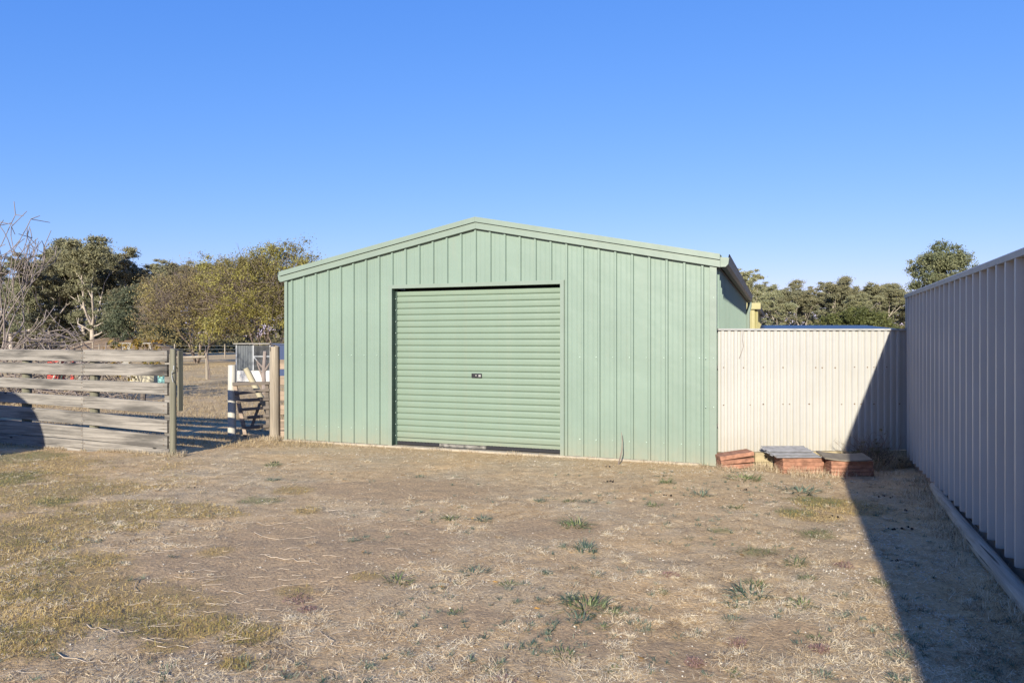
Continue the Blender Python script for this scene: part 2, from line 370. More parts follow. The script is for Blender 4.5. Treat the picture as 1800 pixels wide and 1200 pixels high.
# far paddock: pale dry grass
sx = N(nt, 'ShaderNodeSeparateXYZ'); nt.links.new(P, sx.inputs[0])
mr = N(nt, 'ShaderNodeMapRange'); mr.inputs[1].default_value = 11; mr.inputs[2].default_value = 24; nt.links.new(sx.outputs[1], mr.inputs[0])
rf = ramp(nt, [(.3, (.50,.37,.20)), (.7, (.70,.54,.30))]); nf = noise(nt, .5, 7, P, .7); nt.links.new(nf.outputs[0], rf.inputs[0])
c = mixc(nt, mr.outputs[0], c, rf.outputs[0])
c = mixc(nt, 1.0, c, (.79, .77, .755), 'MULTIPLY')
nt.links.new(c, b.inputs['Base Color']); b.inputs['Roughness'].default_value = .95; b.inputs['Specular IOR Level'].default_value = .1
ad = N(nt, 'ShaderNodeMath', operation='ADD'); nt.links.new(fine.outputs[0], ad.inputs[0]); nt.links.new(mid.outputs[0], ad.inputs[1])
bump(nt, b, ad.outputs[0], .02, .75)
tag(link_mesh('ground', me, m), 'dry brown paddock soil sheet with worn bare patches', kind='structure')

# ------------------------------------------------------------------ the green shed
TH = R(20.3); SW = 6.19; SD = 8.3; EAVE = 2.50; RISE = 0.615; XM = SW/2
shed = empty('green_shed', (-3.37, 10.70, 0), -TH)
tag(shed, 'pale green steel garage with a gable roof and closed roller door', 'shed')
DX0, DX1, DZ = 1.812, 4.262, 2.215
def ztop(x): return EAVE - .08 + RISE*(1-abs(x-XM)/XM)
def rib_line(a, b_, first, pitch, foot=.021, top=.012, h=.024, micro=True):
    pts = []
    k0 = math.floor((a-first)/pitch)-1; k = k0
    cs = []
    while True:
        c = first + k*pitch
        if c-foot > b_: break
        if c-foot >= a-1e-6 and c+foot <= b_+1e-6: cs.append(c)
        k += 1
    pts.append((a, 0))
    for i, c in enumerate(cs):
        pts += [(c-foot, 0), (c-top, h), (c+top, h), (c+foot, 0)]
        if micro:
            nxt = (cs[i+1] if i+1 < len(cs) else b_+foot)
            w = nxt-c
            if w > pitch*.8:
                for t in (.33, .66):
                    q = c + w*t; pts += [(q-.008, 0), (q-.004, .0022), (q+.004, .0022), (q+.008, 0)]
    pts.append((b_, 0))
    return sorted(set(pts), key=lambda p: p[0]) if False else pts
def sheet(line, z0, z1, name, mat, parent, axis='x', sgn=-1, base=0.0):
    mb = MB(); vs = []; fs = []
    extra = []
    L = []
    for (x, o) in line: L.append((x, o))
    # break at ridge
    if axis == 'x' and L[0][0] < XM < L[-1][0] and callable(z1):
        for i in range(len(L)-1):
            if L[i][0] < XM < L[i+1][0]:
                t = (XM-L[i][0])/(L[i+1][0]-L[i][0]); L.insert(i+1, (XM, L[i][1]+t*(L[i+1][1]-L[i][1]))); break
    for (x, o) in L:
        za = z0(x) if callable(z0) else z0; zb = z1(x) if callable(z1) else z1
        p = (x, base+sgn*o) if axis == 'x' else (base+sgn*o, x)
        vs.append((p[0], p[1], za)); vs.append((p[0], p[1], zb))
    n = len(L)
    for i in range(n-1):
        q = (2*i, 2*i+2, 2*i+3, 2*i+1)
        fs.append(q)
    mb.add(vs, fs)
    return mb.build(name, mat, parent)
RP = .2111; RF = .118
def sheets(a, b_, z0, z1, n=4):
    # sheets split just beside a rib
    cuts = [a]; k = n
    while RF + RP*k + .022 < b_ - .05:
        c = RF + RP*k + .0215
        if c > a + .1: cuts.append(c)
        k += n
    cuts.append(b_)
    for p, q in zip(cuts[:-1], cuts[1:]):
        sheet(rib_line(p, q, RF, RP), z0, z1, 'wall_sheet', M_green, shed)
sheets(.03, DX0-.045, .025, ztop); sheets(DX0-.0449, DX1+.0449, DZ+.04, ztop); sheets(DX1+.045, SW-.07, .0, ztop)
# corner flashings
MB().box(-.004, .045, -.032, .05, .02, ztop(0)).build('corner_flashing', M_green_trim, shed)
MB().box(SW-.075, SW+.004, -.030, .06, 0, ztop(SW)).build('corner_flashing', M_green_trim, shed)
# door surround
MB().box(DX0-.055, DX0, -.034, .10, .02, DZ+.05).build('door_jamb', M_green_trim, shed)
MB().box(DX0+.0005, DX0+.004, -.030, .12, .02, DZ).build('jamb_lining', M_jamb, shed)
MB().box(DX1, DX1+.05, -.034, .10, .0, DZ+.05).build('door_jamb', M_green_trim, shed)
MB().box(DX0, DX1, -.034, .06, DZ, DZ+.05).build('door_head', M_green_trim, shed)
# side walls, back wall
for side in (0, 1):
    xx = SW if side else 0.0; s = 1 if side else -1
    y = .06
    while y < SD-.05:
        y2 = min(y+RP*4, SD)
        sheet(rib_line(y, y2, .16, RP), 0.0, ztop(0)+.02, 'side_sheet', M_green, shed, axis='y', sgn=s, base=xx)
        y = y2
MB().box(0.01, SW-.01, SD, SD+.03, 0, EAVE-.05).add([(0.01,SD,EAVE-.05),(SW-.01,SD,EAVE-.05),(XM,SD,ztop(XM)),(0.01,SD+.03,EAVE-.05),(SW-.01,SD+.03,EAVE-.05),(XM,SD+.03,ztop(XM))],[(0,1,2),(5,4,3)]).build('back_wall', M_green, shed)
# roof planes, ribbed
for s in (-1, 1):
    line = []
    y = -.02
    while y < SD+.02:
        line += [(y, 0), (y+.15, 0), (y+.165, .024), (y+.19, .024), (y+.205, 0)]; y += RP
    xo = XM + s*(XM+.05)
    ze = EAVE+.005; zr = EAVE+RISE
    vs = []; 
    for (yy, o) in line: vs += [(XM, yy, zr+o), (xo, yy, ze-.01+o)]
    mb = MB(); mb.add(vs, [(2*i, 2*i+1, 2*i+3, 2*i+2) for i in range(len(line)-1)]); mb.build('roof_sheet', M_green, shed)
    # barge: fascia band and overlapping cap, swept from ridge to eave
    xe = XM + s*(XM+.045); xe2 = XM + s*(XM+ (.07 if s < 0 else .045))
    def bz(x): return EAVE+.022 + RISE*(1-abs(x-XM)/XM)
    def band(x0, x1, top, bot, y0, y1, nm, mat):
        m_ = MB(); a = bz(x0); c_ = bz(x1)
        v = [(x0,y0,a-bot),(x1,y0,c_-bot),(x1,y0,c_-top),(x0,y0,a-top),(x0,y1,a-bot),(x1,y1,c_-bot),(x1,y1,c_-top),(x0,y1,a-top)]
        m_.add(v, [(0,1,2,3),(7,6,5,4),(0,4,5,1),(3,2,6,7),(1,5,6,2),(0,3,7,4)]); return m_.build(nm, mat, shed)
    band(XM+s*.0005, xe, .074, .155, -.058, .10, 'barge_fascia', M_green_trim)
    band(XM+s*.0005, xe2, .0, .068, -.080, .16, 'barge_cap', M_green_trim)
    band(XM+s*.0005, xe, .068, .074, -.050, .10, 'barge_groove', M_jamb)
# ridge cap
MB().box(XM-.12, XM+.12, .1, SD, EAVE+RISE-.005, EAVE+RISE+.010).build('ridge_cap', M_green_trim, shed)
# gutters: quad profile
def gutter(x0, s):
    prof = [(0,0,.10),(0,0,0),(s*.02,0,-.02),(s*.075,0,-.02),(s*.105,0,.012),(s*.115,0,.085),(s*.122,0,.125),(s*.112,0,.125),(s*.105,0,.085),(s*.097,0,.02),(s*.07,0,-.01),(s*.025,0,-.01),(s*.01,0,.01)]
    p = [Vector(q) for q in prof]
    gg = MB().profile(p, (x0, .0, EAVE-.115), (x0, SD+.05, EAVE-.115)).build('gutter', M_gutter, shed)
    MB().add([(x0+q[0], -.004, EAVE-.115+q[2]) for q in prof[:6]], [tuple(range(6))]).add([(x0+q[0], .0, EAVE-.115+q[2]) for q in prof[:6]], [tuple(range(5,-1,-1))]).build('gutter_end', M_green_trim, gg)
gutter(SW+.03, 1); gutter(-.03, -1)
MB().box(SW+.002, SW+.03, .0, SD, EAVE-.15, EAVE-.01).build('eave_trim', M_gutter, shed)
MB().tube([(SW+.09, SD-.12, EAVE-.15), (SW+.09, SD-.12, EAVE-.24), (SW+.05, SD-.12, EAVE-.42), (SW+.05, SD-.12, .05)], .045, 8).build('downpipe', M_green_trim, shed, True)
# slab
MB().box(-.03, SW-.2, -.045, SD, -.10, .022, .006).build('concrete_slab', M_conc, shed)
# roller door
rd = empty('roller_door', (0, 0, 0)); rd.parent = shed
z = .125; pitch = .0862; k = 0; first = None
while z < DZ-.035:
    z2 = min(z+pitch, DZ-.034)
    if first is None or z2-z < pitch-.001:
        y0 = .075; p = [(y0+.014, z), (y0, z+.008), (y0-.0035, z+.022), (y0-.004, z+.055), (y0, z2-.008), (y0+.014, z2)]
        v = []
        for (yy, zz) in p: v += [(DX0+.03, yy, zz), (DX1-.006, yy, zz)]
        me_ = MB().add(v, [(2*i, 2*i+1, 2*i+3, 2*i+2) for i in range(5)]).build('slat', M_door, rd)
        if first is None: first = me_; zf = z
    else:
        o = first.copy(); COL.objects.link(o); o.parent = rd; o.location = (0, 0, z-zf)
    z = z2; k += 1
MB().box(DX0+.03, DX1-.006, .066, .10, .075, .124, .004).build('bottom_rail', M_door, rd)
for a_, c_, mt in ((DX0+.035, DX0+.69, M_rubber), (DX0+.692, DX0+1.39, M_bar), (DX0+1.392, DX1-.006, M_rubber)):
    mb = MB().box(a_, c_, .055, .09, .030, .072, .005)
    if mt is M_rubber:
        x = a_+.01
        while x < c_-.03: mb.box(x, x+.032, .052, .066, .062, .080); x += .05
    mb.build('rubber_seal', mt, rd)
MB().box(DX0+.69, DX0+1.39, .05, .088, .024, .032).build('seal_lip', M_rubber, rd)
lk = MB().box(2.985, 3.135, .060, .0725, .985, 1.045, .004).build('lock_plate', M_rubber, rd)
MB().tube([(3.055, .052, 1.018), (3.055, .062, 1.018)], .009, 12).build('lock_barrel', M_whitecap, lk)
MB().box(3.09, 3.125, .052, .061, 1.000, 1.028, .003).build('lock_badge', M_whitecap, lk)
MB().box(DX0, DX1, .35, .36, .02, DZ+.1).build('shade_backing', M_dark, rd)  # black sheet painted for the unlit shed interior behind the curtain
MB().box(DX0+.004, DX0+.03, .07, .11, .02, DZ-.01).build('guide_track', M_jamb, rd)
mb = MB()
for kz in np.arange(.15, DZ-.05, .16): mb.box(DX0+.012, DX0+.02, .05, .056, kz, kz+.01)
s_ = mb.build('guide_screw', M_screw, rd); s_['kind'] = 'stuff'
# screws along the girt lines
mb = MB()
rng = random.Random(3)
for zz in (1.28, .24):
    kk = 0
    while RF+RP*kk < SW-.1:
        x = RF+RP*kk-.035
        if not (DX0-.1 < x < DX1+.1): mb.tube([(x, -.001, zz+rng.uniform(-.004,.004)), (x, -.009, zz)], .0075, 6)
        kk += 1
for (x, zz) in ((SW-.03, 1.28), (SW-.03, 2.0), (SW-.03, .7), (SW-.12, 1.28), (SW-.12, .7)): mb.tube([(x, -.03, zz), (x, -.038, zz)], .007, 6)
s_ = mb.build('screw_head', M_screw, shed); s_['kind'] = 'stuff'
# bent stick leaning at the wall
o = MB().tube([(1.275,8.62,0),(1.30,8.66,.06),(1.335,8.72,.16),(1.345,8.76,.27),(1.34,8.79,.37)], [.011,.009,.007,.005,.003], 6).build('dry_stick', M_twig)
tag(o, 'thin bent dry stick standing against the green wall right of the roller door', 'stick')

# ------------------------------------------------------------------ cream fence
def rz_of(a, b_): return math.atan2(b_[1]-a[1], b_[0]-a[0])
A, B = (2.475, 8.62), (4.83, 8.80); WL = math.dist(A, B)
wf = empty('cream_fence', (*A, 0), rz_of(A, B)); tag(wf, 'cream ribbed steel fence between the green shed and the grey fence', 'fence')
WP = .0817; x = 0; WTOP = 1.615
while x < WL-.02:
    x2 = min(x+WP*9, WL)
    line = [(x, 0)]; q = x
    while q+WP <= x2+1e-6:
        line += [(q+.026, 0), (q+.036, .019), (q+.066, .019), (q+.076, 0)]; q += WP
    line.append((x2, 0))
    sheet(line, .155, WTOP, 'fence_sheet', M_white, wf, sgn=-1); x = x2
MB().box(-.01, WL, -.034, .022, WTOP-.004, WTOP+.020, .003).build('top_rail', M_whitecap, wf)
MB().box(0, WL, .004, .04, 1.15, 1.19).box(0, WL, .004, .04, .45, .49).build('back_rail', M_whitecap, wf)
mb = MB()
for zr in (1.165, .72):
    q = .06
    while q < WL:
        if rng.random() < .8: mb.tube([(q, -.001, zr+rng.uniform(-.012,.012)), (q, -.020, zr)], rng.uniform(.007,.012), 6)
        q += WP*rng.choice((1,2,2,3))
s_ = mb.build('rusty_screw', M_rust, wf); s_['kind'] = 'stuff'
MB().box(0, WL, -.035, .03, -.06, .150, .004).build('base_sleeper', M_block, wf)
MB().tube([(.30,-.02,1.62),(.29,-.03,1.5),(.30,-.028,1.42),(.27,-.03,1.33),(.25,-.025,1.28)], .003, 5).build('loose_wire', M_twig, wf)

# holed blocks under the fence
def hblock(x, y, z, w, d, h, rz, label):
    e = empty('cream_block', (x, y, z), rz); tag(e, label, 'block', 'cream holed blocks at the fence foot')
    MB().box(0, w, 0, d, 0, h, .006).build('block_body', M_block, e)
    for t in (.33, .72):
        MB().tube([(w*t, -.0015, h*.5), (w*t, .01, h*.5)], .018, 14).build('hole', M_hole, e)
hblock(2.86, 8.42, -.035, .37, .10, .094, R(3), 'lower cream block with two holes, sunk in dry grass beside the short terracotta pile')
hblock(2.855, 8.425, .060, .38, .10, .115, R(3), 'upper cream block with two round holes, right of the short terracotta pile')

def slab_box(name, mat, L_, D_, T_, M, label, cat, grp, seed):
    r = random.Random(seed); mb = MB().box(0, L_, 0, D_, 0, T_, .004)
    mb.v = [(a+r.uniform(-.0015,.0015), b2+r.uniform(-.0015,.0015), c2+r.uniform(-.0012,.0012)) for a, b2, c2 in mb.v]
    o = mb.build(name, mat); o.matrix_world = M; tag(o, label, cat, grp); return o
def MT(x, y, z, rz=0, ry=0, rx=0): return Matrix.Translation((x, y, z)) @ Matrix.Rotation(rz, 4, 'Z') @ Matrix.Rotation(ry, 4, 'Y') @ Matrix.Rotation(rx, 4, 'X')
G = 'terracotta slabs at the foot of the cream fence'
slab_box('terracotta_slab', M_terra, .385, .24, .046, MT(2.43,8.33,-.004,R(1.5),R(-3)), 'lowest slab of the short leaning terracotta pile next to the green wall', 'slab', G, 1)
slab_box('terracotta_slab', M_terra, .395, .24, .046, MT(2.43,8.335,.046,R(2),R(-5.0)), 'middle slab of the short leaning terracotta pile next to the green wall', 'slab', G, 2)
slab_box('terracotta_slab', M_terra, .40, .24, .046, MT(2.425,8.34,.095,R(2),R(-8.5)), 'top tilted slab of the short leaning terracotta pile next to the green wall', 'slab', G, 3)
names = ['bottom', 'second', 'third', 'top']
for i in range(4):
    slab_box('terracotta_slab', M_terra, .462+rng.uniform(-.006,.006), .27, .0425, MT(3.045+rng.uniform(-.004,.004), 8.07+rng.uniform(-.004,.004), -.005+i*.0445, R(1+rng.uniform(-.6,.6))), names[i]+' slab in the pile under the grey ridged sheets', 'slab', G, 10+i)
for i in range(4):
    slab_box('terracotta_slab', M_terra, .468+rng.uniform(-.006,.006), .28, .040, MT(3.53+rng.uniform(-.004,.004), 7.93+rng.uniform(-.004,.004), -.006+i*.0418, R(0+rng.uniform(-.8,.8))), names[i]+' slab in the half shaded pile under the brown slab', 'slab', G, 20+i)
# grey ridged sheets on the middle pile
def ridged(x, y, z, w, d, rz, rx, seed, label):
    r = random.Random(seed); n = int(d/.0105); vs = []; fs = []
    for i in range(n+1):
        yy = i*d/n; zz = .0055*math.sin(i*math.pi/2+.4); j0 = r.uniform(-.008,.008); j1 = r.uniform(-.01,.01)
        vs += [(j0+.02*math.sin(i*.35), yy, zz), (w+j1, yy, zz), (j0+.02*math.sin(i*.35), yy, zz-.006), (w+j1, yy, zz-.006)]
    for i in range(n):
        a = 4*i; fs += [(a, a+1, a+5, a+4), (a+2, a+6, a+7, a+3), (a+1, a+3, a+7, a+5), (a, a+4, a+6, a+2)]
    fs += [(0,2,3,1), (4*n, 4*n+1, 4*n+3, 4*n+2)]
    o = MB().add(vs, fs).build('ridged_sheet', M_fibro); o.matrix_world = MT(x, y, z, rz, 0, rx); tag(o, label, 'sheet', 'grey ridged sheets on the terracotta pile')
ridged(2.965, 8.035, .184, .52, .36, R(1), R(3.0), 1, 'lower grey ridged sheet piece lying on the middle terracotta pile')
ridged(2.945, 8.10, .200, .50, .36, R(2.5), R(4.0), 2, 'middle grey ridged sheet piece on the terracotta pile')
ridged(2.93, 8.19, .222, .515, .28, R(1.5), R(5), 3, 'topmost grey ridged sheet piece set back on the terracotta pile')
# brown bowed slab
vs = []; fs = []; n = 12
for i in range(n+1):
    t = i/n; xx = -.035+.50*t; zz = -.018*math.sin(t*math.pi)-.012*t
    vs += [(xx, 0+.03*(1-t)**2, zz+.014), (xx, 0+.03*(1-t)**2, zz), (xx-.0+.0*t, .30-.05*t, zz+.048), (xx, .30-.05*t, zz+.034)]
for i in range(n):
    a = 4*i; fs += [(a, a+1, a+5, a+4), (a, a+4, a+6, a+2), (a+1, a+3, a+7, a+5), (a+2, a+6, a+7, a+3)]
fs += [(0,2,3,1), (4*n, 4*n+1, 4*n+3, 4*n+2)]
o = MB().add(vs, fs).build('brown_slab', M_slate); o.matrix_world = MT(3.49, 7.90, .186, R(-3)); tag(o, 'bowed brown slab lying on the half shaded terracotta pile', 'slab')

# ------------------------------------------------------------------ grey fence on the right
GA = (4.86, 8.80); FV = Vector((-.3616, -.9323)); GL = 12.4; GH = 2.06; GP = .223
gf = empty('grey_fence', (*GA, 0), math.atan2(FV.y, FV.x)); tag(gf, 'tall grey ribbed steel fence in shade along the right side', 'fence')
# local x runs towards the camera, local -y faces the yard
x = 0; k = 0
while x < GL-.01:
    x2 = min(x+GP*4, GL); line = [(x, 0)]; q = x
    while q+GP <= x2+1e-6:
        line += [(q+.085, 0), (q+.094, .0020), (q+.106, .0020), (q+.115, 0), (q+.160, 0), (q+.170, .042), (q+.204, .042), (q+.214, 0)]; q += GP
    line.append((x2, 0))
    sheet(line, .085, GH-.035, 'fence_sheet', M_grey, gf, sgn=-1); x = x2
for i in range(5):
    a_ = i*2.5; c_ = min(GL, a_+2.497)
    MB().profile([(0,-.046,-.040),(0,-.048,.0),(0,-.030,.012),(0,.018,.012),(0,.022,-.04)], (a_,0,GH-.012), (c_,0,GH-.012), True, True).build('top_rail', M_greycap, gf)
mb = MB().profile([(0,.002,0),(0,.002,.05),(0,.03,.05),(0,.03,0)], (0,0,.12), (GL,0,.12), True, True).profile([(0,.002,0),(0,.002,.05),(0,.03,.05),(0,.03,0)], (0,0,1.9), (GL,0,1.9), True, True); mb.build('back_rail', M_greycap, gf)
MB().box(-.05, .03, -.03, .05, 0, GH-.03, .004).build('fence_post', M_greycap, gf)
for i in range(6):
    a_ = i*2.06; MB().box(a_+.002, a_+2.055, .0, .05, -.05, .10+.0*i, .006).build('base_sleeper', M_wood_brown, gf)
# log kerb
lg = []; rr = []
r_ = random.Random(5)
pts = [(1.80,-.02),(2.4,-.055),(3.0,-.075),(3.7,-.10),(4.4,-.115),(5.2,-.13),(6.4,-.14),(7.6,-.15)]
for i, (a_, o_) in enumerate(pts): lg.append((a_, o_, .045)); rr.append(.042+.005*math.sin(i*2.1)+.0035*i*(i<5)+.0175*(i>=5))
ob = MB().tube(lg, rr, 14).build('timber_log', M_log, None, True); ob.location = (*GA, 0); ob.rotation_euler = gf.rotation_euler
tag(ob, 'long pale round log lying at the foot of the grey fence', 'log')

# ------------------------------------------------------------------ left board fence
FTH = R(20.0); fr = (-4.43, 9.30)
bf = empty('board_fence', (*fr, 0), -FTH); tag(bf, 'weathered grey horizontal board fence with gaps left of the open gateway', 'fence')
zr = [(1.365,1.215),(1.183,1.035),(.940,.788),(.693,.540),(.462,.302),(.258,.095),(.09,-.02)]
zl = [(1.365,1.205),(1.180,1.020),(.955,.805),(.735,.580),(.520,.350),(.315,.145),(.138,-.02)]
zll = [(1.36,1.215),(1.17,1.03),(.965,.83),(.765,.625),(.585,.415),(.385,.175),(.165,-.02)]
def board(x0, x1, za, zb, y0=-.045, y1=-.012, seed=0, mat=None, par=None, nm='board'):
    # za=(top,bottom) at x0 (left), zb at x1; slight wander, chamfered long edges
    r = random.Random(seed); n = 10; vs = []; fs = []
    ph = r.uniform(0, 6); am = r.uniform(.0005, .0018)
    for i in range(n+1):
        t = i/n; x = x0+(x1-x0)*t; top = za[0]+(zb[0]-za[0])*t+am*math.sin(ph+t*5); bot = za[1]+(zb[1]-za[1])*t+am*math.sin(ph*2+t*4)
        yy = am*1.5*math.sin(ph*3+t*3); c = .004
        if i in (0, n): top -= r.uniform(0,.002)
        vs += [(x,y0+yy,bot+c),(x,y0+yy,top-c),(x,y0+c+yy,top),(x,y1+yy,top),(x,y1+yy,bot),(x,y0+c+yy,bot)]
    for i in range(n):
        for k in range(6): a = i*6+k; b2 = i*6+(k+1)%6; fs.append((a, a+6, b2+6, b2))
    fs += [(5,4,3,2,1,0)[::-1], tuple(n*6+k for k in (5,4,3,2,1,0))]
    return MB().add(vs, fs).build(nm, mat or M_wood, par or bf)
for i in range(7):
    board(-1.478, -.004 if i < 6 else .03, zl[i], zr[i], seed=i, mat=M_wood_top if i < 2 else None)
    board(-4.10, -1.482, zll[i], (zl[i][0]-.003, zl[i][1]-.002), seed=20+i, mat=M_wood_top if i < 2 else None)
    board(-6.7, -4.105, zll[i], zll[i], seed=40+i)
def post(x, y, r, h, mat=M_post, par=bf, seed=0, nm='post'):
    q = random.Random(seed); return MB().tube([(x, y, -.05), (x+q.uniform(-.004,.004), y, h*.5), (x+q.uniform(-.006,.006), y, h-.008), (x, y, h)], [r*1.04, r, r*.98, r*.9], 14).build(nm, mat, par, True)
for i, t in enumerate((-1.385, -2.69, -4.05, -5.4, -6.6)): post(t, .055, .062, 1.30, seed=i)
MB().box(-.085, .04, -.010, .07, -.05, 1.33, .004).build('square_post', M_wood, bf)
post(.088, -.035, .040, 1.385, seed=9)
MB().box(.128, .152, -.01, .07, .58, 1.36, .004).build('end_plank', M_post, bf)
MB().tube([(.105,-.075,1.06),(.125,-.09,1.09),(.145,-.085,1.12),(.145,-.08,1.17)], .006, 6).tube([(.11,-.08,1.05),(.12,-.085,1.0),(.13,-.08,.96)], .004, 6).build('gate_hook', M_coopframe, bf)
# nails
mb = MB()
for i in range(7):
    for t, d in ((-1.50, zl), (-1.455, zl), (-.06, zr)):
        for f in (.28, .72):
            zz = d[i][1]+(d[i][0]-d[i][1])*f
            if zz > .03: mb.tube([(t, -.047, zz), (t, -.040, zz)], .006, 6)
s_ = mb.build('nail_head', M_rust, bf); s_['kind'] = 'stuff'

# ------------------------------------------------------------------ gateway beside the shed
cr = empty('corner_fence', (-3.58, 10.84, 0), R(0)); tag(cr, 'short brown board infill between the round timber post and shed', 'fence')
post(0, 0, .074, 1.405, M_post2, cr, 4)
for i, (t, bt) in enumerate(((1.20,1.055),(.955,.82),(.725,.585),(.515,.37),(.30,.135),(.125,-.02))):
    board(.06, .262, (t, bt), (t, bt), .01, .04, 60+i, M_wood_brown, cr)
o = MB().tube([(-4.37,11.2,-.05),(-4.37,11.2,.5),(-4.365,11.2,1.095),(-4.365,11.2,1.105)], [.062,.062,.062,.058], 18).build('white_pipe_post', M_pvcw, None, True)
tag(o, 'white pipe post standing in the gateway left of the collapsed gate', 'post')
gt = empty('timber_gate', (-3.75, 11.1, 0)); tag(gt, 'sagging dark slatted timber gate hung on the round post', 'gate')
gx = lambda px: (px-900)/1262*11.1+3.75
for i, (pl, a_, c_) in enumerate(((409,.814,.828),(413,.664,.722),(417,.555,.585),(423,.418,.453),(428,.294,.322),(432,.135,.17))):
    board(gx(pl), -.0, (a_+.026, a_-.022), (c_+.026, c_-.022), -.012, .012, 80+i, M_wood_dark, gt, 'slat')
def plank(p, q, w, d, mat, par, nm):
    p = Vector(p); q = Vector(q); L_ = (q-p).length; dd = (q-p).normalized(); side = dd.cross(Vector((0,1,0))).normalized(); m_ = MB()
    vs = []
    for base in (p, q):
        for sx_, sy_ in ((-1,-1),(1,-1),(1,1),(-1,1)): vs.append(base+side*sx_*w/2+Vector((0,1,0))*sy_*d/2)
    return m_.add(vs, [(3,2,1,0),(4,5,6,7),(0,1,5,4),(1,2,6,5),(2,3,7,6),(3,0,4,7)]).build(nm, mat, par)
plank((gx(411),.03,.83),(gx(431),.03,-.01),.055,.03,M_wood_brown,gt,'stile')
plank((gx(456),.03,.52),(gx(441),.03,.15),.04,.025,M_wood_dark,gt,'brace')
plank((gx(468),.035,.85),(gx(470),.035,.10),.05,.03,M_wood_dark,gt,'stile')
o = MB().tube([(-4.235,11.42,1.05),(-3.80,11.55,.10),(-3.76,11.56,.02)], .047, 14).build('leaning_pipe', M_pvc, None, True)
tag(o, 'cream pipe leaning diagonally behind the collapsed gate', 'pipe')

# ------------------------------------------------------------------ things in the back paddock
cp = empty('chicken_coop', (-9.22, 24, 0)); tag(cp, 'low grey chicken coop with mesh door and white lower panels', 'coop')
line = []; q = 0
while q < .56: line += [(q,0),(q+.035,0),(q+.045,.012),(q+.07,.012),(q+.08,0)]; q += .08
sheet(line, .48, 1.34, 'corrugated_panel', M_coop, cp)
MB().box(0, 2.6, .9, .93, 0, 1.3).build('back_wall', M_coop, cp)
MB().box(-.02, 0, .0, .9, 0, 1.34).build('side_wall', M_coop, cp)
MB().box(0, 1.16, -.005, .01, .10, .47).build('lower_panel', M_coopw, cp)
for a_, b2, c_, d_ in ((.0,.03,.0,1.35),(.56,.595,.47,1.35),(1.12,1.155,.0,1.35)): MB().box(a_, b2, -.03, -.008, c_, d_).build('frame_post', M_coopframe, cp)
MB().box(.596, 1.119, -.028, -.010, .93, .965).build('door_rail', M_coopframe, cp)
plank((.60,-.019,.92),(.86,-.019,.62),.03,.015,M_coopframe,cp,'door_brace')
mb = MB()
for i in range(30):
    zz = .12+i*.042; mb.box(.0 if zz < .47 else .6, 1.12, -.036, -.034, zz, zz+.003)
for i in range(28): xx = .02+i*.04; mb.box(xx, xx+.003, -.038, -.0365, .12 , 1.33 if xx > .6 else .47)
mb.build('wire_mesh', M_coopframe, cp)
MB().box(-.06, 1.16, -.12, 1.0, 1.352, 1.385).build('roof', M_shelter, cp)
sheet([(1.17+.08*i/2, .012*(i % 2)) for i in range(34)], .25, 1.34, 'blue_panel', M_coopblue, cp)
MB().box(1.162, 2.6, -.05, 1.0, 1.345, 1.37).build('roof', M_coopblue, cp)

ls = empty('low_shelter', (-21.9, 40, 0)); tag(ls, 'low pale shelter with a thin flat roof in the paddock', 'shelter')
MB().box(0, 1.85, 0, 1.2, 1.27, 1.33).build('roof', M_shelter, ls); MB().box(.15, .62, .05, .08, 0, 1.27).build('wall_panel', M_shelter, ls); MB().box(1.7, 1.76, .05, .11, 0, 1.27).build('post', M_shelter, ls)

rf_ = empty('rail_fence', (-11.47, 27, 0)); tag(rf_, 'old post and single rail fence running left from the yellow sapling', 'fence')
post(0, 0, .055, 1.02, M_post2, rf_, 31)
MB().tube([(-.02,-.06,.86),(-1.4,-.06,.83),(-2.9,-.06,.86)], .045, 8).build('rail', M_post2, rf_, True)
post(-2.9, 0, .055, 1.0, M_post2, rf_, 32)

ri = empty('red_implement', (-13.6, 21, 0)); tag(ri, 'faded red farm implement with poles seen through the fence gaps', 'farm implement')
MB().add([(.0,0,.25),(.30,0,.25),(.42,0,.95),(.0,0,.95),(.0,.35,.25),(.30,.35,.25),(.42,.35,.95),(.0,.35,.95)], [(0,1,2,3),(7,6,5,4),(0,4,5,1),(3,2,6,7),(1,5,6,2),(0,3,7,4)]).build('hopper', M_red, ri)
MB().box(.68,.77,0,.06,.0,.98).build('upright', M_red, ri); MB().box(.0,.77,.02,.05,.20,.25).build('base_bar', M_red, ri)
MB().tube([(.18,-.08,.25),(.50,-.05,1.02)], .022, 8).build('white_pole', M_pvcw, ri); MB().tube([(.40,-.02,.25),(.58,0,1.02)], .025, 8).build('dark_pole', M_jamb, ri)
MB().box(.92,1.0,0,.07,0,.95).build('upright', M_shelter, ri); MB().tube([(.2,.17,0),(.2,.17,.25)], .05, 8).build('leg', M_rust, ri); MB().tube([(.7,.17,0),(.7,.17,.25)], .05, 8).build('leg', M_rust, ri)

